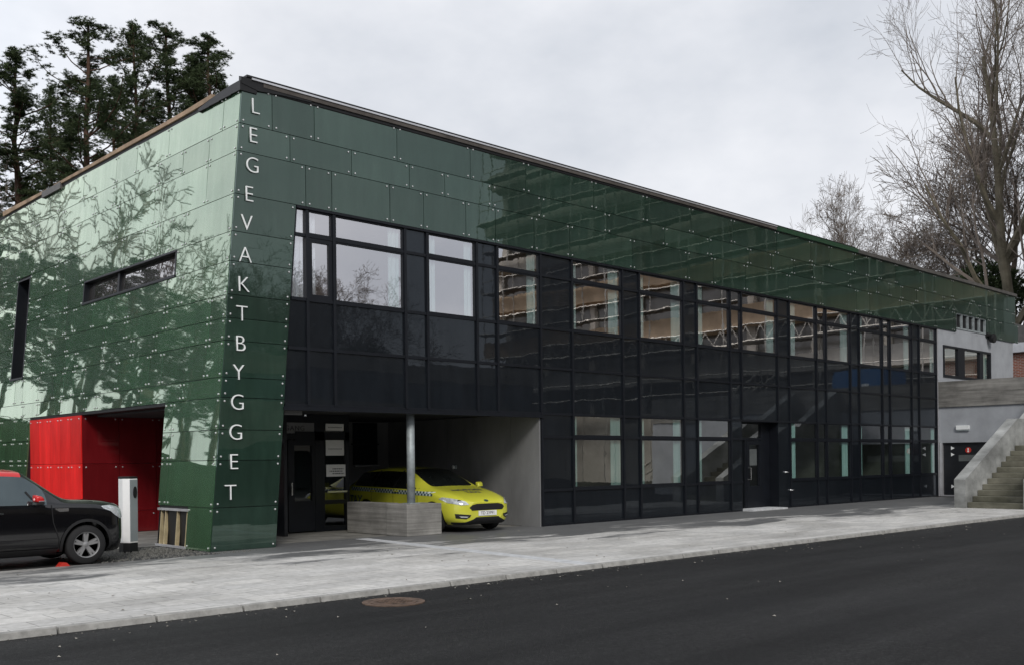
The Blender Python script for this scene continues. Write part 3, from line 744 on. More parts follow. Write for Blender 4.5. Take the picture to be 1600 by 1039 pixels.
# column on its block
MB(steel).lathe([(.088, .68), (.088, 2.66)], c=(4.85, .32, 0), sides=20).build('steel_column', B, True)
s = MB(steel); s.box(4.72, 4.98, .19, .45, .681, .70); s.build('column_base_plate', B)
q = thing('concrete_block', 'board marked concrete block that carries the round steel column', 'concrete block', (5, .5, 0))
MB(plantc).box(4.5, 5.45, .02, .75, 0, .68).build('block_body', q, bevel=.012)
q = thing('concrete_planter', 'low board marked concrete wall between the column block and the entrance', 'low wall', (4.6, 1.5, 0))
MB(plantc).box(4.55, 4.85, .765, 2.30, 0, .69).build('wall_body', q, bevel=.01)

# vertical sign
S = thing('building_sign', 'row of white capital letters running down the green corner of the building', 'sign', (.9, -.05, 1))
LZ = [8.22, 7.67, 7.11, 6.56, 6.02, 5.42, 4.87, 4.33, 3.78, 3.25, 2.70, 2.15, 1.61, 1.05]
LXs = [.98, .93, .91, .83, .78, .74, .70, .66, .62, .58, .55, .51, .46, .39]
for ch, z, x in zip('LEGEVAKTBYGGET', LZ, LXs):
    text_mesh('letter', ch, .42, white_l, (x, -.055, z - .0), (1, 0, 0), (0, 0, 1), S, .012)

# ------------------------------------------------------------------ service wing and stairs at the right
Wg = thing('concrete_wing', 'grey concrete retaining wall with a rough board marked parapet above a black metal door', 'retaining wall', (30.7, -3, 0))
MB(render_m).box(30.68, 30.95, -14, -.02, 2.08, 3.46).box(30.68, 30.95, -14, -4.2, 0, 2.08).build('wall_face', Wg)
MB(boardc).box(30.62, 30.97, -14, .0, 3.46, 4.45).build('parapet', Wg)
s = MB(doorcol); s.box(30.78, 30.84, -4.2, -.1, 0, 2.08); o = s.build('metal_door', Wg)
MB(zinc).box(30.68, 30.78, -.16, -.06, 0, 2.08).box(30.68, 30.78, -4.2, -.16, -.0, .05).build('door_frame', Wg)
for zz in (1.87, 1.62, .38):
    s = MB(white_l); s.prism([(30.77, -.46, zz + .07), (30.77, -.46, zz - .07), (30.77, -.60, zz)], (-.006, 0, 0)); s.build('arrow_mark', o)
MB(pale_glassw).box(30.765, 30.77, -2.9, -.75, 1.36, 1.60).build('name_strip', o)
q = thing('warning_sign', 'small round red sign fixed on the black metal door by the stairs', 'sign', (30.76, -1.15, 1.8))
MB(redsign).lathe([(.11, 0), (.11, -.02)], 'x', (30.77, -1.12, 1.78), 20).build('disc', q); MB(white_l).box(30.745, 30.749, -1.15, -1.09, 1.71, 1.76).box(30.745, 30.749, -1.14, -1.10, 1.77, 1.86).build('mark', q)
q = thing('wall_plaque', 'small white box plaque on the grey wall above the black door', 'plaque', (30.65, -.9, 2.6))
MB(white_l).box(30.60, 30.679, -1.22, -.72, 2.57, 2.73).build('cover', q, bevel=.01); MB(steel).box(30.62, 30.678, -1.2, -.74, 2.52, 2.568).build('base', q)
St = thing('concrete_staircase', 'stained outdoor concrete staircase with solid sloping side walls', 'staircase', (22.2, -5, 0))
s = MB(stepc); X0 = 22.3; nst = 11; run = .385; rise = .172
for i in range(nst): s.box(X0 + i * run, X0 + nst * run + 1.2, -6.1, -4.46, i * rise - (.0 if i else .05), (i + 1) * rise)
for i in range(9): s.box(X0 + nst * run + 1.2 + i * run * .9, 30.66, -6.1, -4.46, (nst + i) * rise, (nst + i + 1) * rise)
s.build('steps', St, bevel=.015)
def para(y0, y1, xs_):
    s = MB(stairc); pr = [(X0 - .12, 0, .86), (X0 + 4.15, 0, 2.78), (X0 + 5.2, 0, 2.80), (30.66, 0, 4.35)]
    for (a, _, h0), (b_, _, h1) in zip(pr[:-1], pr[1:]):
        s.hexa([(a, y0, -.04), (b_, y0, -.04), (b_, y1, -.04), (a, y1, -.04), (a, y0, h0), (b_, y0, h1), (b_, y1, h1), (a, y1, h0)])
    return s.build('side_wall', St)
para(-4.455, -4.12, 0); para(-6.45, -6.105, 0)

# brick house beyond
q = thing('brick_house', 'red brick house just visible past the right end of the green roof', 'house', (50, 3, 3))
MB(brickm).box(48, 62, .5, 12, 2.5, 7.0).build('wall', q)
MB(zinc).box(47.7, 62, .2, 12.3, 7.0, 7.5).build('eaves', q)
MB(grey_cap).hexa([(47.7, .2, 7.5), (62, .2, 7.5), (62, 12.3, 7.5), (47.7, 12.3, 7.5), (47.7, 6, 9.5), (62, 6, 9.5), (62, 6.5, 9.5), (47.7, 6.5, 9.5)]).build('roof', q)
MB(stairc).box(31, 62, -14, .02, 3.3, 3.44).build('upper_terrace', kind='structure')

#@@REST@@
# ------------------------------------------------------------------ trees
pinebark = simple('pine_bark', (.075, .045, .032), .9, 0, .2, .45, 4, objspace=False) if False else simple('pine_bark', (.075, .045, .032), .9, 0, .2, .45, 4)
needle, t, o = newmat('pine_needles')
c = ramp(t, noise(t, pos(t), .9, 4, .6), [(.3, (.028, .044, .022)), (.7, (.085, .115, .052))])
t.links.new(pbsdf(t, c, .75, 0, .15), o.inputs[0])
bark = simple('grey_bark', (.13, .105, .082), .9, 0, .2, .4, 3)
twigm = simple('brown_twigs', (.19, .16, .138), .9, 0, .2, .25, 2)
moss = simple('mossy_bark', (.135, .12, .088), .95, 0, .2, .4, 1.5)

def rvec(r): 
    v = Vector((r.gauss(0, 1), r.gauss(0, 1), r.gauss(0, 1))); return v.normalized()
def pine_mesh(seed, H, width, clear, lean=0):
    """returns (trunk MB, crown MB); crown = limbs + needle tufts"""
    r = random.Random(seed)
    T = MB(pinebark); C = MB(needle, pinebark)
    tr = []; x = y = 0
    for i in range(13):
        f = i / 12
        tr.append(Vector((x + lean * f * f * H, y, f * H))); x += r.uniform(-.12, .12); y += r.uniform(-.12, .12)
    T.tube(tr, [.24 * (1 - .88 * i / 12) + .02 for i in range(13)], 8)
    def at(f):
        f = min(.999, max(0, f)) * 12; i = int(f); return tr[i].lerp(tr[i + 1], f - i)
    def tuft(p, size):
        for k in range(20):
            d = rvec(r); d.z = d.z * .6 + .3; d.normalize()
            l = size * r.uniform(.5, 1.2); q = p + d * l; wv = d.cross(rvec(r)).normalized() * size * .085
            C.poly([p - wv, p + wv, q], 0)
    n = int(H * 3.4)
    for i in range(n):
        f = clear + (1 - clear) * (i + r.random()) / n
        a = r.uniform(0, 6.283)
        u_ = (f - clear) / (1 - clear)
        prof = (.45 + .55 * min(1, u_ / .3)) if u_ < .5 else max(.16, 1 - ((u_ - .5) / .5) ** 1.5 * .88)
        prof *= .72 + .42 * math.sin(a * 2 + seed) * math.sin(f * 11 + seed * 2)
        l = width * prof * r.uniform(.5, 1.15)
        base = at(f); d = Vector((math.cos(a), math.sin(a), r.uniform(-.1, .35) + u_ * .5)).normalized()
        pts = [base]
        for k in range(5):
            d = (d + rvec(r) * .25 + Vector((0, 0, .09))).normalized(); pts.append(pts[-1] + d * l / 5)
        C.tube(pts, [.055 * (1 - f * .6) * (1 - .8 * k / 5) + .01 for k in range(6)], 4, 1, False)
        for k in range(int(4 + l * 4.2)):
            u = (1 - r.random() ** 1.6 * .7) * 4.99; j = int(u); p = pts[j].lerp(pts[j + 1], u - j)
            c0 = p + Vector((r.gauss(0, .22), r.gauss(0, .22), r.gauss(.08, .10))) * min(1.3, l * .6)
            sz = r.uniform(.16, .36)
            for m_ in range(int(6 + sz * 22)):
                dd = rvec(r); tuft(c0 + Vector((dd.x, dd.y, dd.z * .55)) * sz * r.uniform(.3, 1.15), r.uniform(.09, .17))
    for k in range(12): tuft(at(1) + rvec(r) * .3 + Vector((0, 0, .05)), .15)
    # dead stubs on the bare trunk
    for i in range(7):
        f = r.uniform(clear * .4, clear); a = r.uniform(0, 6.3); b0 = at(f); l = r.uniform(.4, 1.3)
        C.tube([b0, b0 + Vector((math.cos(a), math.sin(a), .15)) * l * .5, b0 + Vector((math.cos(a), math.sin(a), .0)) * l], [.03, .02, .008], 4, 1, False)
    return T, C
def bare_mesh(seed, H, rad, spread, levels=4, upr=.25, mats=None, fork=.28, dens=1.0, tw=.011, heavy=0):
    r = random.Random(seed)
    T = MB(mats[0] if mats else bark); C = MB(twigm, mats[0] if mats else bark)
    def grow(p, d, rr, l, lev, target):
        k = 6 if lev == 0 else (5 if lev < 3 else 3)
        pts = [p]; rad_ = [rr]
        for i in range(k):
            d = (d + rvec(r) * (.10 if lev == 0 else .24) + Vector((0, 0, upr * (.25 if lev else .1)))).normalized()
            pts.append(pts[-1] + d * l / k); rad_.append(max(tw, rr * (1 - .72 * (i + 1) / k)) if lev else rr * (1 - .75 * (i + 1) / k))
        if lev == 0: T.tube(pts, rad_, 10, 0)
        else: C.tube(pts, rad_, 5 if lev == 1 else (4 if lev == 2 else 3), 1 if lev < 2 else 0, False)
        if lev >= levels: return
        n = int(({0: 15, 1: 8, 2: 6, 3: 5}.get(lev, 4)) * dens + .5)
        for i in range(n):
            f = (fork + (1 - fork) * ((i + r.random() * .9) / n)) if lev == 0 else r.uniform(.22, 1.0)
            u = min(.999, f) * k; j = int(u); q = pts[j].lerp(pts[j + 1], u - j); rq = rad_[j] + (rad_[j + 1] - rad_[j]) * (u - j)
            ax = (pts[j + 1] - pts[j]).normalized(); side = ax.cross(rvec(r)).normalized()
            ang = r.uniform(.55, 1.05) * (1 if lev else spread)
            dd = (ax * math.cos(ang) + side * math.sin(ang)).normalized()
            if lev <= 1: dd = (dd + Vector((0, 0, upr))).normalized()
            ll = l * r.uniform(.38, .62) * (1.12 - .55 * f if lev == 0 else 1.0); rr2 = rq * r.uniform(.42, .62)
            if heavy and lev == 0: ll *= 1.15; rr2 = rq * r.uniform(.55, .8)
            if heavy and lev == 1: rr2 = rq * r.uniform(.5, .7)
            grow(q, dd, rr2, ll, lev + 1, None)
    grow(Vector((0, 0, 0)), Vector((0, 0, 1)), rad, H * .86, 0, None)
    return T, C
def place_tree(name, label, cat, TC, loc, rz, sc_=(1, 1, 1), group=None, cname='crown'):
    root = thing(name, label, cat, loc, group); root.rotation_euler = (0, 0, rz); root.scale = sc_
    for nm, me in (('trunk', TC[0]), (cname, TC[1])):
        q = bpy.data.objects.new(nm, me); COL.objects.link(q); q.parent = root
    return root
def to_mesh(pair, name):
    out_ = []
    for s, nn in zip(pair, ('trunk', 'crown')):
        me = bpy.data.meshes.new(name + '_' + nn); me.from_pydata(s.v, [], s.f)
        for mm in s.mats: me.materials.append(mm)
        me.polygons.foreach_set('material_index', s.mi); me.update(); out_.append(me)
    return out_
CAM = Vector((-8.629, -16.881, 1.6))
def along(px, dist):
    a = (px - 800) / 1574.0; d = (F + Rt * a); return CAM + d * dist     # dist = depth along the view axis
pa = to_mesh(pine_mesh(1, 20, 3.3, .40), 'pine_a'); pb = to_mesh(pine_mesh(7, 20, 3.2, .45), 'pine_b'); pc = to_mesh(pine_mesh(13, 20, 3.8, .36, .01), 'pine_c'); pd = to_mesh(pine_mesh(31, 17, 3.9, .50), 'pine_d')
def dims(me2):
    h = max(v_.co.z for me in me2 for v_ in me.vertices); rr = sorted(math.hypot(v_.co.x, v_.co.y) for v_ in me2[1].vertices)
    return h, rr[int(len(rr) * .93)]
def fit_tree(kind, px, ytop, D, v, rz, wpx, label, base, grp):
    p = along(px, D); ztop = 1.6 + (716 - ytop) / 1574 * D; h, rr = dims(v); sz = (ztop - base) / h; sw = (wpx / 2 / 1574 * D) / rr
    return place_tree(kind.replace(' ', '_'), label, kind, v, (p.x, p.y, base), rz, (sw, sw, sz), grp)
def pine(px, ytop, D, variant, rz, wpx, label, base=4.5):
    return fit_tree('pine tree', px, ytop, D, variant, rz, wpx, label, base, 'pines behind the building')
def btree(px, ytop, D, v, rz, wpx, label, base, h0, grp='bare trees behind the building'):
    return fit_tree('bare tree', px, ytop, D, v, rz, wpx, label, base, grp)
pine(28, 62, 52, pa, .3, 139, 'leftmost pine with a long bare trunk and layered dark crown')
pine(76, 118, 60, pb, 1.9, 87, 'thin low pine between the leftmost pine and the tall pointed one')
pine(146, 20, 50, pc, 3.9, 161, 'tall pointed pine standing well left of the roof corner')
pine(184, 105, 58, pa, 2.5, 102, 'slim pine tucked against the right side of the pointed pine')
pine(226, 20, 52, pb, 4.4, 117, 'rounded pine left of the pair next to the roof corner')
pine(266, 24, 55, pc, .8, 154, 'broad dense pine in the middle of the right hand clump')
pine(334, 44, 53, pa, 5.4, 139, 'pine nearest to the roof corner with a ragged top')
pine(300, 85, 60, pb, 2.2, 132, 'lower pine filling the gap beside the one nearest to the roof corner')
pine(205, 200, 66, pb, 2.9, 102, 'short far pine showing low between the two pine clumps')
pine(118, 170, 66, pc, 5.0, 117, 'short far pine showing low behind the thin pine')
ba = to_mesh(bare_mesh(4, 30, .66, 1.15, 4, .30, [moss], .20, .95, .012, 1), 'bare_a')
bb = to_mesh(bare_mesh(9, 12, .20, .95, 4, .28, None, .3, 1.08, .010), 'bare_b')
bd_ = to_mesh(bare_mesh(23, 12, .30, 1.0, 4, .26, None, .28, .62, .022), 'bare_d')
bc = to_mesh(bare_mesh(17, 12, .22, 1.1, 4, .22, None, .25, 1.05, .010), 'bare_c')
btree(1592, -150, 56, ba, 1.2, 350, 'huge bare tree with a thick mossy trunk rising past the end of the roof', 3.5, 30)
btree(1570, 60, 64, bb, 4.0, 260, 'tall bare tree leaning out left behind the thick mossy trunk', 3.5, 30)
btree(1312, 262, 66, bc, .5, 165, 'small bare tree alone above the middle of the long roof', 4.5, 12)
btree(1425, 292, 62, bb, 2.2, 215, 'medium bare tree between the small one and the giant tree', 4.5, 12)
btree(1370, 350, 78, bb, 3.3, 120, 'faint far bare tree left of the medium bare tree', 4.5, 12)
btree(1500, 290, 70, bc, 4.3, 150, 'bare tree with pale limbs just left of the giant trunk', 4.5, 12)
btree(-6, 230, 50, bb, 1.0, 90, 'bare tree at the far left edge above the low end of the roof', 2, 12)
# dark evergreen behind the roof end
def bushy(seed, w_, h, n, mats, size=.28):
    r = random.Random(seed); C = MB(*mats)
    lobes = [(Vector((r.uniform(-.6, .6) * w_, r.uniform(-.6, .6) * w_, r.uniform(.35, .85) * h)), r.uniform(.3, .5) * w_) for _ in range(9)]
    for k in range(n):
        c0, rr = r.choice(lobes); d = rvec(r); p = c0 + Vector((d.x, d.y, d.z * .8)) * rr * r.uniform(.55, 1.08)
        for j in range(7):
            d2 = (d + rvec(r) * .9).normalized(); wv = d2.cross(rvec(r)).normalized() * size * .16
            C.poly([p - wv, p + wv, p + d2 * size * r.uniform(.6, 1.3)], 0)
    T = MB(pinebark); T.tube([(0, 0, 0), (.1, 0, h * .4), (0, .1, h * .8)], [.22, .15, .05], 8)
    for c0, rr in lobes: T.tube([(0.05, 0, h * .3), tuple(c0 * .6 + Vector((0, 0, h * .15))), tuple(c0)], [.08, .05, .02], 5)
    return to_mesh((T, C), 'evergreen')
eg = bushy(3, 3.2, 8, 3000, [needle])
p = along(1520, 60); place_tree('evergreen_tree', 'low dark evergreen tree behind the roof end under the bare branches', 'evergreen tree', eg, (p.x, p.y, 4.5), 0, (1.05, 1.05, 1.06))
p = along(1470, 82); 

# ground behind the building
s = MB(hillm)
hx = [-120, -60, -20, 10, 40, 80, 140]; 
def hz(x, y): return 3.6 + 1.2 * math.sin(x * .05) + (0 if y < 20 else min(3.5, (y - 20) * .03))
ys_ = [19, 30, 45, 70, 110, 170]
for i in range(len(hx) - 1):
    for j in range(len(ys_) - 1):
        q = [(hx[i], ys_[j]), (hx[i + 1], ys_[j]), (hx[i + 1], ys_[j + 1]), (hx[i], ys_[j + 1])]
        s.poly([(a, b_, hz(a, b_)) for a, b_ in q])
for i in range(len(hx) - 1): s.poly([(hx[i], 17.5, -.05), (hx[i + 1], 17.5, -.05), (hx[i + 1], 19, hz(hx[i + 1], 19)), (hx[i], 19, hz(hx[i], 19))])
s.build('hill', kind='structure')

# ------------------------------------------------------------------ surroundings mirrored in the glass
# trees and bank left of the gable
G1 = 'trees on the bank left of the building'
k = 0
for (x, y, v, h, sw, lab) in ((-17.5, 36, pd, 15.0, 1.25, 'low spreading pine closest to the car park'), (-22, 41, pd, 16.0, 1.3, 'dense pine in the middle of the bank'), (-13.5, 38, pd, 15.5, 1.2, 'bushy pine nearest the rear of the building'),
                              (-17.5, 47, pc, 17.5, 1.5, 'wide pine on the outer edge of the bank'), (-11.5, 45, pd, 16.5, 1.3, 'far pine at the back of the bank'), (-8.0, 42, pd, 15, 1.1, 'narrow pine behind the rear corner of the building'), (-26, 48, pc, 17, 1.4, 'pine furthest out on the bank'), (-14.5, 32, pd, 12.5, 1.3, 'shorter pine in front of the bushy one'), (-6, 37, pd, 14, 1.4, 'pine closest to the rear wall of the building'), (-20.5, 45, pd, 16, 1.4, 'pine between the dense one and the furthest one'), (-10, 40, pd, 14, 1.4, 'pine behind the second low evergreen')):
    r0 = place_tree('pine_tree', lab, 'pine tree', v, (x, y, 0), k * 1.3, (sw * h / 18, sw * h / 18, h / (17.4 if v is pd else 20.4)), G1); k += 1
for (x, y, v, h, sw, lab) in ((-15.5, 50, bd_, 23, .8, 'tall bare tree rising out of the bank pines'), (-9, 56, bd_, 27, .8, 'tallest bare tree far behind the bank'), (-24, 58, bd_, 24, .75, 'bare tree in the gap between two bank pines')):
    r0 = place_tree('bare_tree', lab, 'bare tree', v, (x, y, 0), k * 1.1, (sw * h / 12, sw * h / 12, h / 12), G1); k += 1
for (x, y, h, sw, lab) in ((-5.5, 30, 5.0, 1.6, 'low dark evergreen close behind the rear wall'), (-8.5, 35, 5.5, 1.7, 'second low dark evergreen further along the bank')):
    place_tree('evergreen_tree', lab, 'evergreen tree', eg, (x, y, 0), k * 1.7, (sw, sw, h / 8), 'evergreens on the bank left of the building'); k += 1
# tree row opposite the long front
G2 = 'bare trees opposite the long front'
for (x, y, v, h, sw, lab) in ((27, -55, bb, 14, 1.3, 'first bare tree opposite the gable end of the front'), (34, -57, bc, 15.5, 1.3, 'bushy bare tree opposite the large upper window'), (41, -60, bb, 16, 1.3, 'round bare tree opposite the second upper window'), (47, -60, bc, 15.5, 1.2, 'bare tree beside the scaffolded block'), (37.5, -66, bb, 17, 1.2, 'bare tree furthest back beyond the office block'), (20, -56, bc, 13, 1.3, 'bare tree behind the low office block')):
    h *= 1.0; sw *= .95; place_tree('bare_tree', lab, 'bare tree', v, (x, y, 0), k, (sw * h / 12, sw * h / 12, h / 12), G2); k += 1
for (x, y, h, lab) in ((30, -50, 10.5, 'dark round evergreen opposite the large upper window'), (40, -53, 11.5, 'dark evergreen opposite the second upper window'), (19, -50, 9.5, 'dark evergreen opposite the green pier')):
    place_tree('evergreen_tree', lab, 'evergreen tree', eg, (x, y, 0), k, (1.9, 1.9, h / 8), 'evergreens opposite the long front'); k += 1
s = MB(hillm); s.hexa([(-60, -140, -.1), (120, -140, -.1), (120, -46, -.1), (-60, -46, -.1), (-60, -140, 12), (120, -140, 12), (120, -66, 9.5), (-60, -66, 9.5)]); s.build('wooded_bank', kind='structure')
# low office block
tanc = board_concrete('tan_concrete', (.22, .19, .15), (.36, .32, .26), 3)
Lo = thing('office_block', 'low concrete office block with a dark recessed ground floor opposite the long front', 'building', (22, -32, 0))
MB(doorcol).box(-6, 37, -38, -31, 0, 2.3).build('recessed_ground_floor', Lo)
MB(tanc).box(-7, 38, -38, -29, 2.3, 4.7).box(-7, 38, -38, -29.1, 6.3, 7.3).build('concrete_band', Lo)
bl_ = simple('blue_grey_window', (.05, .07, .09), .1, 0, .8, .3)
for i in range(15):
    x = -6.7 + i * 3
    MB(bl_).box(x + .2, x + 2.2, -37.8, -29.3, 4.72, 6.28).build('window', Lo)
MB(doorcol).box(-6.9, 37.9, -38, -29.5, 4.7, 6.3).build('window_wall', Lo)
for i in range(5): MB(tanc).lathe([(.22, 0), (.22, 2.3)], c=(-5 + i * 8.6, -29.6, 0), sides=12).build('column', Lo)
# scaffolded apartment block: face towards -X at X=45
conc = simple('block_concrete', (.46, .43, .38), .85, 0, .2, .2, .8); glassb = simple('block_glass', (.10, .095, .085), .15, 0, .8, .4, .5)
orange = simple('orange_boarding', (.50, .37, .25), .8, 0, .2, .25, 1); scaf = simple('scaffold_tube', (.36, .34, .30), .4, .3, .5, .1); bluem = simple('blue_cabin', (.01, .12, .32), .5, 0, .4, .1)
Ap = thing('apartment_block', 'tall apartment block with tan floor bands and balconies beyond the right end of the street', 'building', (48, -22, 0))
MB(glassb).box(45.6, 60, -40, -3, 4.4, 30).build('glazed_wall', Ap)
MB(conc).box(45.2, 60.2, -40.4, -2.6, -.05, 4.6).build('plinth', Ap)
for f_ in range(8):
    z = 4.6 + f_ * 3.1 + 1.9
    MB(orange if f_ in (1, 2) else conc).box(44.2, 45.6, -40.5, -2.5, z, z + 1.15).build('floor_band', Ap)
    s = MB(conc)
    for j in range(9): s.box(45.3, 45.6, -40 + j * 4.4, -39.5 + j * 4.4, z - 1.95, z)
    s.build('pier', Ap)
Sc = thing('scaffold', 'pale tube scaffold with lattice beams standing in front of the apartment block', 'scaffold', (43, -22, 0))
for j in range(13):
    y = -40 + j * 3.1
    for xx in (42.9, 43.9):
        MB(scaf).tube([(xx, y, 0), (xx, y, 29)], .045, 5).build('standard', Sc)
for f_ in range(9):
    z = 5.6 + f_ * 2.8
    s = MB(scaf)
    for xx in (42.9, 43.9): s.tube([(xx, -40, z), (xx, -3, z)], .035, 5)
    s.tube([(42.9, -40, z + 1), (42.9, -3, z + 1)], .04, 5); s.build('ledger', Sc)
    MB(wood_d).box(42.95, 43.85, -40, -3, z - .08, z - .02).build('deck', Sc)
s = MB(scaf)
for j in range(37):
    y = -40 + j; s.tube([(42.85, y, 8.5), (42.85, y + .5, 9.3)], .028, 4); s.tube([(42.85, y + .5, 9.3), (42.85, y + 1, 8.5)], .028, 4)
s.tube([(42.85, -40, 8.45), (42.85, -3, 8.45)], .05, 5); s.build('lattice_beam', Sc)
q = thing('site_cabin', 'blue site cabin standing on a deck in front of the scaffold', 'cabin', (41, -6, 4))
s = MB(bluem); s.box(40.2, 42.4, -9.6, -6.6, 4.9, 6.0); s.build('cabin_body', q); MB(white_l).box(40.19, 40.199, -8.0, -7.6, 5.1, 5.25).build('plate', q)
s = MB(scaf)
for xx in (40.3, 42.5):
    for yy in (-9.5, -6.7): s.tube([(xx, yy, 0), (xx, yy, 4.9)], .07, 6)
s.build('support_frame', q)
q = thing('external_stair', 'steep external stair with pale handrails opposite the side door', 'staircase', (38, -14, 0))
for xx in (36.4, 38.0):
    s = MB(scaf); s.tube([(xx, -19, 1.1), (xx, -11.5, 6.0)], .06, 6); s.tube([(xx, -19, .6), (xx, -11.5, 5.5)], .04, 6)
    for j in range(6): s.tube([(xx, -19 + j * 1.5, .1 + j * .98), (xx, -19 + j * 1.5, 1.1 + j * .98)], .03, 5)
    s.build('handrail', q)
s = MB(doorcol)
for j in range(24): s.box(36.4, 38, -19 + j * .31, -18.66 + j * .31, j * .2, j * .2 + .05)
s.build('treads', q)

# ------------------------------------------------------------------ charging post
Cp = thing('charging_post', 'white electric car charging post standing between the black car and the green pier', 'charging post', (-.95, 1.3, 0))
postw = simple('post_white', (.88, .88, .87), .35, .1, .5, .06)
postg = simple('post_grey', (.36, .38, .41), .35, .5, .5, .08)
s = MB(postw); pts = [(-1.09, 1.17), (-1.0, 1.08), (-.83, 1.13), (-.80, 1.34), (-.95, 1.42), (-1.09, 1.36)]
s.prism([(x, y, .17) for x, y in pts], (0, 0, 1.17)); s.build('post_body', Cp, bevel=.012)
s = MB(postg); d = Vector((.17, -.10, 0)).normalized(); nrm_ = Vector((-.1, -.17, 0)).normalized()
s.prism([(-.994, 1.082, .2), (-.836, 1.128, .2), (-.836, 1.128, 1.32), (-.994, 1.082, 1.32)], (.002, -.006, 0)); s.build('side_plate', Cp)
s = MB(blk); s.prism([(x * .98 - .019, y * .98 + .025, .0) for x, y in pts], (0, 0, .17)); s.build('plinth', Cp)
s = MB(blk); s.prism([(-.95 + (x + .95) * 1.02, 1.28 + (y - 1.28) * 1.02, 1.342) for x, y in pts], (0, 0, .035)); s.build('cap', Cp)
s = MB(blk); cx_, cy_ = -.895, 1.108; u = Vector((.178, .056, 0)).normalized()
ring = [(math.cos(a) * .038, math.sin(a) * (.105)) for a in [i * math.pi / 8 for i in range(16)]]
s.prism([Vector((cx_, cy_, 1.09)) + u * a + Vector((0, 0, b_)) for a, b_ in ring], (.008, -.02, 0)); s.build('socket_cover', Cp)

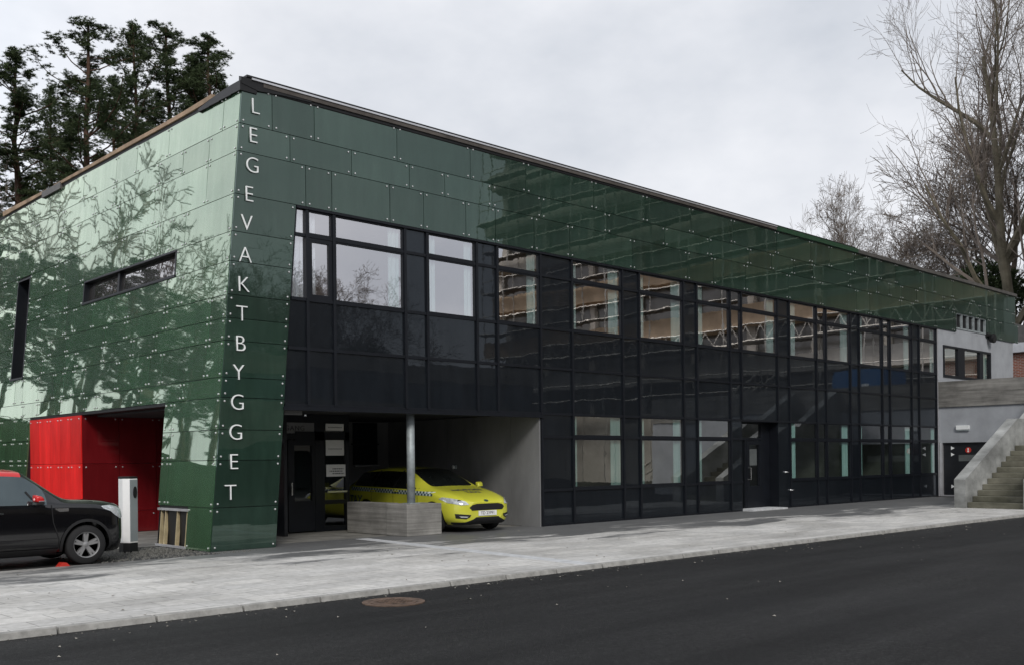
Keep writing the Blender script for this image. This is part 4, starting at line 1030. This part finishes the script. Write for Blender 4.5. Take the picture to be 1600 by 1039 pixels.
# ------------------------------------------------------------------ cars
def car_shell(st, name, mats, parent, front_glass, side_glass, roofmat=0, wheels=(), wr=.34, hw=.9, rear_glass=None):
    """st: list of stations (x, hw, zb, zmid, zbelt, hwr, zedge, ztop); mats: [paint, glass, dark, roof]; returns evaluated parts and a BVH"""
    verts = []
    for (x, h, zb, zm, zs, hr, ze, zt) in st:
        half = [(0, zb), (h * .80, zb), (h * .965, zb + .10), (h, zm), (h * .972, zs), (hr, ze), (hr * .90, ze + (zt - ze) * .52), (hr * .55, zt - (zt - ze) * .18), (0, zt)]
        ring_ = [(x, y, z) for y, z in half] + [(x, -y, z) for y, z in half[-2:0:-1]]
        verts.append(ring_)
    k = len(verts[0]); V = [p for r_ in verts for p in r_]; Fc = []; MI = []
    for i in range(len(st) - 1):
        for j in range(k):
            j2 = (j + 1) % k; Fc.append((i * k + j, i * k + j2, (i + 1) * k + j2, (i + 1) * k + j))
            jj = j if j < 8 else (15 - j)          # mirrored band index: 0..7
            mi = 0
            if jj == 0: mi = 2
            if i in front_glass and jj in (6, 7): mi = 4
            if i in side_glass and jj == 4: mi = 1
            if rear_glass and i in rear_glass and jj in (6, 7): mi = 1
            if mi == 0 and (jj in (5, 6, 7) and max(front_glass) < i): mi = 3
            MI.append(mi)
    Fc.append(tuple(range(k))); MI.append(0); Fc.append(tuple((len(st) - 1) * k + j for j in reversed(range(k)))); MI.append(0)
    me = bpy.data.meshes.new(name); me.from_pydata(V, [], Fc)
    for mm in mats: me.materials.append(mm)
    gw = mats[1].copy(); gw.name = name + '_windscreen'; me.materials.append(gw); mats = list(mats) + [gw]
    me.polygons.foreach_set('material_index', MI)
    # crease the glass borders a little
    o = bpy.data.objects.new(name, me); COL.objects.link(o)
    em_ = {}
    for p_ in me.polygons:
        for ek in p_.edge_keys: em_.setdefault(ek, []).append(MI[p_.index])
    at_ = me.attributes.new('crease_edge', 'FLOAT', 'EDGE')
    for e in me.edges:
        q_ = em_.get(tuple(sorted(e.vertices)), [])
        v_ = 0.0
        if len(set(q_)) > 1: v_ = .75
        a, b_ = (V[i] for i in e.vertices)
        if abs(a[0] - b_[0]) > .01:
            j = e.vertices[0] % k; jj = j if j <= 8 else 16 - j
            if jj == 4: v_ = max(v_, .45)
            if jj == 1: v_ = .5
        at_.data[e.index].value = v_
    sd = o.modifiers.new('s', 'SUBSURF'); sd.levels = 3; sd.render_levels = 3
    cut = MB(mats[2])
    for (wx, sgn) in wheels:
        y0, y1 = (sgn * (hw - .30), sgn * (hw + .2)); lo_, hi_ = min(y0, y1), max(y0, y1)
        cut.lathe([(wr + .055, lo_), (wr + .055, hi_)], 'y', (wx, 0, wr), 40)
    co = cut.build('cut'); fixn(co.data)
    bpy.context.view_layer.update()
    bo = o.modifiers.new('b', 'BOOLEAN'); bo.object = co; bo.operation = 'DIFFERENCE'; bo.solver = 'EXACT'; bo.material_mode = 'TRANSFER'
    dg = bpy.context.evaluated_depsgraph_get(); dg.update()
    ev = bpy.data.meshes.new_from_object(o.evaluated_get(dg))
    bpy.data.objects.remove(co); bpy.data.objects.remove(o)
    mats_ = [m_ for m_ in ev.materials]
    while len(mats_) < 5: mats_.append(mats[len(mats_)])
    if any(p_.material_index >= len(mats_) for p_ in ev.polygons): print('MATIDX', [m_.name for m_ in mats_], max(p_.material_index for p_ in ev.polygons))
    groups = {}
    for p_ in ev.polygons:
        mt = mats_[p_.material_index] if p_.material_index < len(mats_) else mats[2]; c_ = p_.center
        kind = 'body'
        if mt == mats[4]: kind = 'windshield'
        elif mt == mats[1]: kind = 'side_window'
        elif mt == mats[3] and mats[3] != mats[0]: kind = 'roof_panel'
        side = '' if kind in ('body', 'windshield', 'rear_window', 'roof_panel') else ('+' if c_.y > 0 else '-')
        groups.setdefault((kind, side), []).append(p_)
    bv = BVHTree.FromPolygons([v_.co.copy() for v_ in ev.vertices], [tuple(p_.vertices) for p_ in ev.polygons])
    for (kind, side), ps in groups.items():
        idx = {}; vs = []; fs = []; mi = []
        for p_ in ps:
            f_ = []
            for vi in p_.vertices:
                if vi not in idx: idx[vi] = len(vs); vs.append(tuple(ev.vertices[vi].co))
                f_.append(idx[vi])
            fs.append(f_); mi.append(mats_[p_.material_index] if p_.material_index < len(mats_) else mats[2])
        m2 = bpy.data.meshes.new(kind); m2.from_pydata(vs, [], fs)
        used = []; 
        for q_ in mi:
            if q_ not in used: used.append(q_)
        for q_ in used: m2.materials.append(q_)
        m2.polygons.foreach_set('material_index', [used.index(q_) for q_ in mi]); m2.polygons.foreach_set('use_smooth', [True] * len(fs))
        m2.update()
        q_ = bpy.data.objects.new(kind, m2); COL.objects.link(q_); q_.parent = parent
        if kind == 'body': m2.set_sharp_from_angle(angle=R(50))
    return bv
def fixn(me):
    import bmesh
    b_ = bmesh.new(); b_.from_mesh(me); bmesh.ops.recalc_face_normals(b_, faces=b_.faces); b_.to_mesh(me); b_.free(); me.update()
def cowl_mid(st, fg): return (st[max(fg) + 1][0] - .02,)
def patch(name, bv, poly, axis, mat, parent, off=.005, grid=.05, smooth=True):
    """poly in the plane seen along axis: '-y'/'+y' side (x,z), 'x' front (y,z), '-x' rear, 'z' top (x,y)"""
    if poly[0] == poly[-1]: poly = poly[:-1]
    xs_ = [p_[0] for p_ in poly]; ys2 = [p_[1] for p_ in poly]
    pts = [Vector(p_) for p_ in poly]; nb = len(pts)
    def inside(x, y):
        c_ = False; j = nb - 1
        for i in range(nb):
            if (pts[i].y > y) != (pts[j].y > y) and x < (pts[j].x - pts[i].x) * (y - pts[i].y) / (pts[j].y - pts[i].y) + pts[i].x: c_ = not c_
            j = i
        return c_
    ex = []
    for i in range(nb):
        a, b_ = pts[i], pts[(i + 1) % nb]; l = (b_ - a).length; kk = max(1, int(l / grid)); ex += [a.lerp(b_, t_ / kk) for t_ in range(kk)]
    bd = len(ex); gx_ = min(xs_) + grid / 2
    while gx_ < max(xs_):
        gy_ = min(ys2) + grid / 2
        while gy_ < max(ys2):
            if inside(gx_, gy_): ex.append(Vector((gx_, gy_)))
            gy_ += grid
        gx_ += grid
    r_ = delaunay_2d_cdt(ex, [(i, (i + 1) % bd) for i in range(bd)], [list(range(bd))], 1, 1e-5)
    vs = r_[0]; fs = r_[2]
    return conform(name, bv, [(v_.x, v_.y) for v_ in vs], fs, axis, mat, parent, off)
def conform(name, bv, vs, fs, axis, mat, parent, off):
    D_ = {'-y': (lambda a, b_: Vector((a, -3, b_)), Vector((0, 1, 0))), '+y': (lambda a, b_: Vector((a, 3, b_)), Vector((0, -1, 0))),
          'x': (lambda a, b_: Vector((3, a, b_)), Vector((-1, 0, 0))), '-x': (lambda a, b_: Vector((-9, a, b_)), Vector((1, 0, 0))), 'z': (lambda a, b_: Vector((a, b_, 4)), Vector((0, 0, -1)))}[axis]
    P3 = []; bad = set()
    for i, (a, b_) in enumerate(vs):
        h_ = bv.ray_cast(D_[0](a, b_), D_[1])
        if h_[0] is None: bad.add(i); P3.append((0, 0, 0))
        else:
            nn = h_[1] if h_[1].dot(D_[1]) < 0 else -h_[1]
            P3.append(tuple(h_[0] + nn * off - D_[1] * 0.001))
    fs = [f_ for f_ in fs if not any(i in bad for i in f_)]
    me = bpy.data.meshes.new(name); me.from_pydata(P3, [], [list(f_) for f_ in fs]); me.materials.append(mat)
    me.polygons.foreach_set('use_smooth', [True] * len(fs)); me.update()
    q_ = bpy.data.objects.new(name, me); COL.objects.link(q_); q_.parent = parent
    return q_
def text_on(name, bv, txt, size, mat, parent, axis, at, xd, yd, off=.006):
    cu = bpy.data.curves.new('t', 'FONT'); cu.body = txt; cu.size = size; cu.align_x = 'CENTER'; cu.align_y = 'CENTER'; cu.offset = size * .02
    o_ = bpy.data.objects.new('t', cu); COL.objects.link(o_)
    me = bpy.data.meshes.new_from_object(o_, depsgraph=bpy.context.evaluated_depsgraph_get()); bpy.data.objects.remove(o_)
    vs = [(at[0] + v_.co.x * xd[0] + v_.co.y * yd[0], at[1] + v_.co.x * xd[1] + v_.co.y * yd[1]) for v_ in me.vertices]
    return conform(name, bv, vs, [tuple(p_.vertices) for p_ in me.polygons], axis, mat, parent, off)
rubber = simple('tyre_rubber', (.018, .018, .019), .8, 0, .3, .2)
alloy = simple('alloy_rim', (.27, .27, .275), .35, .4, .5, .1)
alloyd = simple('dark_rim', (.03, .03, .032), .4, .3, .5, .1)
def wheel(parent, x, y, r_, sgn, spokes=5, twin=True, steer=0):
    w_ = thing_part('wheel', parent)
    W = .21
    s = MB(rubber); pr = [(r_ * .66, -W / 2), (r_ * .93, -W / 2), (r_ * .99, -W * .38), (r_, -W * .25), (r_, W * .25), (r_ * .99, W * .38), (r_ * .93, W / 2), (r_ * .66, W / 2)]
    n0 = len(s.v); s.lathe(pr, 'y', (0, 0, 0), 40); s.f = s.f[:-2]; s.mi = s.mi[:-2]
    tyre = s.build('tyre', None, True); tyre.parent = w_
    s = MB(alloyd, alloy); s.lathe([(r_ * .66, -W * .48), (r_ * .66, W * .48)], 'y', (0, 0, 0), 40); s.f = s.f[:-2]; s.mi = s.mi[:-2]
    yo = sgn * W * .30; yi = sgn * W * .02
    s.lathe([(r_ * .66, yi), (.01, yi)] if False else [(.01, yi), (r_ * .66, yi)], 'y', (0, 0, 0), 30, 0)
    s.lathe([(r_ * .68, sgn * W * .5), (r_ * .63, sgn * W * .47), (r_ * .60, sgn * W * .36)] , 'y', (0, 0, 0), 40, 1); s.f = s.f[:-2]; s.mi = s.mi[:-2]
    s.lathe([(r_ * .17, yi), (r_ * .16, yo), (r_ * .05, yo + sgn * .012)], 'y', (0, 0, 0), 16, 1)
    for i in range(spokes):
        a0 = 2 * math.pi * i / spokes + .3
        for da in ((-.14, .14) if twin else (0,)):
            a = a0 + da; ca, sa = math.cos(a), math.sin(a); ta, tb = -sa, ca
            def P3(rr, t_, yy): return (ca * rr + ta * t_, yy, sa * rr + tb * t_)
            h0, h1 = .022, .017
            s.hexa([P3(r_ * .12, -h0, yi), P3(r_ * .12, h0, yi), P3(r_ * .64, h1, yi), P3(r_ * .64, -h1, yi), P3(r_ * .12, -h0, yo), P3(r_ * .12, h0, yo), P3(r_ * .64, h1, yo + sgn * .012), P3(r_ * .64, -h1, yo + sgn * .012)], 1)
    rim = s.build('rim'); rim.parent = w_; fixn(rim.data); fixn(tyre.data)
    w_.location = (x, y, r_); w_.rotation_euler = (0, 0, steer)
    return w_
def thing_part(name, parent):
    o_ = bpy.data.objects.new(name, None); COL.objects.link(o_); o_.parent = parent; return o_
def circ(cx, cy, rx, ry=None, n=20, a0=0, a1=2 * math.pi):
    ry = ry or rx
    return [(cx + rx * math.cos(a0 + (a1 - a0) * i / n), cy + ry * math.sin(a0 + (a1 - a0) * i / n)) for i in range(n)]
def line(pts, w_):
    """thin ribbon outline along a polyline in 2D"""
    L_ = []; R_ = []
    for i, p_ in enumerate(pts):
        a = Vector(pts[max(0, i - 1)]); b_ = Vector(pts[min(len(pts) - 1, i + 1)]); d_ = (b_ - a).normalized(); nn = Vector((-d_.y, d_.x)) * w_ / 2
        L_.append(tuple(Vector(p_) + nn)); R_.append(tuple(Vector(p_) - nn))
    return L_ + R_[::-1]

yel = simple('taxi_yellow', (.60, .60, .055), .22, 0, .5, .08, 1.2, coat=.6)
carblk = simple('black_paint', (.004, .004, .005), .12, 0, .5, .1, coat=.6)
carred = simple('red_paint', (.55, .012, .012), .2, 0, .5, .05, coat=.5)
cglass = glassy('car_glass', (.006, .008, .008), .06, .6, 3, wav=.0, fine=0)
cglass2 = glassy('car_glass_bright', (.012, .018, .02), .12, .5, 2.4, (.75, .9, .93), wav=.0, fine=0)
plast = simple('black_plastic', (.014, .014, .015), .55, 0, .4, .1)
lampg = simple('lamp_glass', (.55, .58, .60), .12, .3, .8, .35, 18)
chrome = simple('chrome', (.7, .7, .72), .15, .95, .5, .1)
wht = simple('plate_white', (.78, .78, .78), .4, 0, .4, .05)
chk = simple('check_dark', (.02, .06, .07), .35, 0, .5, .1); chw = simple('check_pale', (.55, .62, .60), .35, 0, .5, .1)

yelr = yel.copy(); yelr.name = 'taxi_roof_yellow'
Tx = thing('taxi', 'yellow taxi estate car with a checkered side stripe parked nose out in the carport', 'taxi', (0, 0, 0))
st = [(0.0, .46, .30, .44, .60, .40, .655, .67), (-.06, .66, .20, .44, .64, .54, .70, .72), (-.22, .80, .17, .45, .70, .62, .77, .80), (-.55, .885, .17, .48, .80, .68, .87, .90), (-.95, .905, .17, .5, .88, .71, .945, .97), (-1.22, .91, .17, .5, .92, .72, .985, 1.015),
      (-1.75, .91, .17, .5, .955, .65, 1.20, 1.275), (-2.12, .91, .17, .5, .965, .60, 1.35, 1.43), (-2.9, .91, .17, .5, .985, .60, 1.385, 1.485), (-3.6, .905, .17, .5, 1.0, .59, 1.36, 1.46), (-4.12, .89, .19, .5, 1.015, .56, 1.33, 1.39), (-4.42, .85, .24, .5, 1.01, .53, 1.10, 1.14), (-4.55, .78, .30, .5, .88, .5, .92, .93), (-4.56, .6, .36, .5, .78, .4, .82, .83)]
bv = car_shell(st, 'taxi_shell', [yel, cglass, plast, yelr], Tx, (5, 6), (6, 7, 8, 9), wheels=((-.87, 1), (-.87, -1), (-3.52, 1), (-3.52, -1)), wr=.32, hw=.91)
for x in (-.87, -3.52):
    for sg in (1, -1): wheel(Tx, x, sg * .79, .32, sg)
# nose details (front view: y,z)
patch('grille', bv, [(-.50, .56), (-.44, .495), (.44, .495), (.50, .56), (.43, .615), (.30, .64), (-.30, .64), (-.43, .615)], 'x', plast, Tx, .006)
for yy in (.585, .55, .52): patch('grille_bar', bv, line([(-.42, yy), (.42, yy)], .009), 'x', alloyd, Tx, .012)
patch('lower_grille', bv, [(-.40, .30), (-.32, .345), (.32, .345), (.40, .30), (.62, .225), (-.62, .225)], 'x', plast, Tx, .006)
patch('lip', bv, [(-.80, .245), (-.4, .24), (.4, .24), (.80, .245), (.78, .185), (-.78, .185)], 'x', plast, Tx, .008)
for sg in (1, -1):
    patch('headlight', bv, [(sg * a, b_) for a, b_ in ((.50, .625), (.56, .70), (.70, .745), (.84, .785), (.865, .75), (.82, .665), (.66, .615))], 'x', lampg, Tx, .007, .03)
    patch('headlight_lens', bv, circ(sg * .66, .68, .045), 'x', chrome, Tx, .012, .03)
    patch('fog_recess', bv, [(sg * a, b_) for a, b_ in ((.46, .40), (.76, .43), (.74, .33), (.56, .31), (.48, .35))], 'x', plast, Tx, .006, .03)
    patch('fog_lamp', bv, [(sg * a, b_) for a, b_ in ((.52, .365), (.70, .38), (.66, .35), (.54, .342))], 'x', lampg, Tx, .012, .03)
patch('badge', bv, circ(0, .70, .06, .022, 16), 'x', chk, Tx, .008, .03)
s = MB(wht); s.box(.01, .02, -.26, .26, .375, .485); o = s.build('number_plate'); o.parent = Tx
text_mesh('plate_text', 'TD 23991', .098, ink, (.0215, 0, .43), (0, 1, 0), (0, 0, 1), o, .001)
# bonnet lettering: read from the front
text_on('bonnet_lettering', bv, 'NORGES', .22, ink, Tx, 'z', (-.72, 0), (0, 1), (-1, 0))
text_on('bonnet_lettering', bv, 'TAXI', .19, ink, Tx, 'z', (-.50, 0), (0, 1), (-1, 0))
for ax, sg in (('-y', -1), ('+y', 1)):
    # checkered stripe below the windows: thin ribbon of two rows
    s_ = []
    for i in range(58):
        x = -.86 - i * .058
        def zc(x): return .80 + (-x - .5) * .026
        for rw in (0, 1):
            if (i + rw) % 2 == 0: s_.append([(x, zc(x) + rw * .045), (x - .058, zc(x - .058) + rw * .045), (x - .058, zc(x - .058) + rw * .045 + .045), (x, zc(x) + rw * .045 + .045)])
    vs = []; fs = []
    for q_ in s_: fs.append(tuple(range(len(vs), len(vs) + 4))); vs += q_
    patch('stripe_band', bv, line([(-.86, .854), (-4.25, .942)], .09), ax, chw, Tx, .003, .05)
    conform('stripe_checks', bv, vs, fs, ax, chk, Tx, .007)
    text_on('side_lettering', bv, 'TAXI', .30, chk, Tx, ax, (-3.95, .66), (-sg if False else (1 if sg < 0 else -1), 0), (0, 1))
    for xx in (-1.42, -2.38, -3.3): patch('door_seam', bv, line([(xx, .98), (xx + .02, .6), (xx + .0, .27)], .012), ax, plast, Tx, .005, .06)
    patch('pillar_trim', bv, line([(-2.38, .98), (-2.32, 1.38)], .07), ax, plast, Tx, .005, .04)
    patch('pillar_trim', bv, line([(-3.3, .99), (-3.28, 1.38)], .06), ax, plast, Tx, .005, .04)
    patch('sill', bv, [(-1.25, .17), (-1.25, .25), (-3.15, .25), (-3.15, .17)], ax, plast, Tx, .006, .06)
    for xx in (-2.15, -3.1):
        q_ = MB(yel); q_.tube([(xx, sg * .915, .90), (xx - .05, sg * .935, .905), (xx - .15, sg * .935, .905), (xx - .2, sg * .915, .90)], .014, 6); o = q_.build('door_handle'); o.parent = Tx
    # mirror
    q_ = MB(yel, plast)
    q_.hexa([(-1.54, sg * .93, .96), (-1.42, sg * .93, .97), (-1.46, sg * 1.10, .98), (-1.54, sg * 1.09, .97), (-1.55, sg * .93, 1.08), (-1.46, sg * .94, 1.07), (-1.49, sg * 1.10, 1.07), (-1.55, sg * 1.09, 1.10)])
    q_.tube([(-1.54, sg * .84, .97), (-1.51, sg * .95, 1.0)], .025, 6, 1); o = q_.build('mirror', None, True, .02); o.parent = Tx
q_ = MB(yel); 
Tx.location = (6.52, -.28, 0); Tx.rotation_euler = (0, 0, R(-92.5))

Bc = thing('black_car', 'black compact car with a red roof and red mirror caps parked at the left edge', 'car', (0, 0, 0))
st = [(0.0, .52, .26, .48, .70, .46, .83, .85), (-.06, .72, .19, .48, .78, .62, .90, .92), (-.2, .83, .17, .48, .86, .72, .965, .99), (-.5, .875, .17, .5, .94, .77, 1.015, 1.04), (-.82, .88, .17, .5, .965, .77, 1.03, 1.055), (-1.02, .88, .17, .5, .975, .76, 1.035, 1.06),
      (-1.30, .88, .17, .5, .98, .70, 1.23, 1.29), (-1.62, .88, .17, .5, .985, .66, 1.43, 1.54), (-2.5, .88, .17, .5, .99, .65, 1.475, 1.60), (-3.2, .875, .17, .5, 1.0, .64, 1.46, 1.585), (-3.6, .86, .19, .5, 1.0, .62, 1.42, 1.53), (-3.8, .85, .22, .5, .98, .60, 1.1, 1.16), (-3.88, .82, .28, .5, .85, .6, .92, .94), (-3.9, .6, .34, .5, .74, .4, .8, .82)]
bv = car_shell(st, 'car_shell', [carblk, cglass2, plast, carred], Bc, (5, 6), (6, 7, 8, 9), wheels=((-.70, 1), (-.70, -1), (-3.08, 1), (-3.08, -1)), wr=.315, hw=.87)
for x in (-.70, -3.08):
    for sg in (1, -1): wheel(Bc, x, sg * .755, .315, sg)
patch('grille', bv, [(-.42, .66), (.42, .66), (.38, .72), (-.38, .72)], 'x', plast, Bc, .006)
patch('lower_grille', bv, [(-.5, .30), (.5, .30), (.42, .48), (-.42, .48)], 'x', plast, Bc, .006)
s = MB(wht); s.box(.01, .02, -.26, .26, .40, .51); o = s.build('number_plate'); o.parent = Bc
for sg, ax in ((-1, '-y'), (1, '+y')):
    patch('headlight', bv, [(-.46, .925), (-.30, .935), (-.17, .905), (-.085, .83), (-.065, .75), (-.11, .705), (-.22, .77), (-.30, .84), (-.42, .885)], ax, lampg, Bc, .008, .025)
    patch('headlight', bv, [(sg * a, b_) for a, b_ in ((.44, .80), (.58, .85), (.74, .89), (.79, .83), (.72, .72), (.55, .73))], 'x', lampg, Bc, .008, .03)
    # wide matt arch trims and sill
    for wx in (-.70, -3.08):
        arc = [(wx + math.cos(a) * .395, .315 + math.sin(a) * .395) for a in [R(-12) + i * R(204) / 18 for i in range(19)]]
        patch('arch_trim', bv, line(arc, .045), ax, plast, Bc, .012, .05)
    patch('sill_trim', bv, [(-1.12, .17), (-1.12, .29), (-2.68, .29), (-2.68, .17)], ax, plast, Bc, .01, .06)
    patch('side_moulding', bv, line([(-1.15, .43), (-2.65, .43)], .035), ax, carblk, Bc, .014, .06)
    patch('fender_vent', bv, [(-.98, .915), (-.98, .865), (-1.12, .86), (-1.20, .915)], ax, chrome, Bc, .008, .03)
    patch('door_seam', bv, line([(-1.24, .97), (-1.22, .7), (-1.13, .42), (-1.13, .29)], .014), ax, blk, Bc, .006, .05)
    patch('door_seam', bv, line([(-2.15, .98), (-2.15, .3)], .014), ax, blk, Bc, .006, .05)
    patch('pillar_trim', bv, line([(-2.15, .97), (-2.10, 1.44)], .09), ax, blk, Bc, .006, .04)
    patch('pillar_trim', bv, line([(-1.36, .97), (-1.52, 1.08), (-1.60, 1.19)], .03), ax, blk, Bc, .006, .04)
    q_ = MB(carblk); q_.tube([(-1.95, sg * .875, .86), (-2.0, sg * .895, .865), (-2.10, sg * .895, .865), (-2.14, sg * .875, .86)], .014, 6); o = q_.build('door_handle'); o.parent = Bc
    q_ = MB(carred); q_.hexa([(-1.55, sg * .90, 1.03), (-1.36, sg * .90, 1.04), (-1.40, sg * 1.07, 1.03), (-1.53, sg * 1.08, 1.03), (-1.55, sg * .90, 1.15), (-1.41, sg * .90, 1.12), (-1.43, sg * 1.07, 1.11), (-1.53, sg * 1.08, 1.14)])
    o = q_.build('mirror_cap', None, True, .03); o.parent = Bc
    q_ = MB(plast, chrome); q_.hexa([(-1.54, sg * .90, .985), (-1.37, sg * .90, .99), (-1.41, sg * 1.06, 1.0), (-1.53, sg * 1.07, .99), (-1.54, sg * .90, 1.028), (-1.37, sg * .90, 1.035), (-1.41, sg * 1.06, 1.025), (-1.53, sg * 1.07, 1.025)]); q_.tube([(-1.45, sg * .82, .97), (-1.45, sg * .95, 1.01)], .03, 6)
    q_.box(-1.50, -1.40, sg * 1.075 - .003, sg * 1.075 + .003, 1.035, 1.05, 1)
    o = q_.build('mirror_arm', None, False, .01); o.parent = Bc
Bc.location = (-1.66, .40, 0); Bc.rotation_euler = (0, 0, 0)
q = thing('wheel_chock', 'small red wedge on the ground behind the front wheel of the black car', 'wedge', (-2.75, -.42, 0))
MB(redsign).prism([(-2.82, -.50, -.01), (-2.63, -.50, -.01), (-2.69, -.50, .055), (-2.76, -.50, .06)], (0, .14, 0)).build('wedge_body', q)
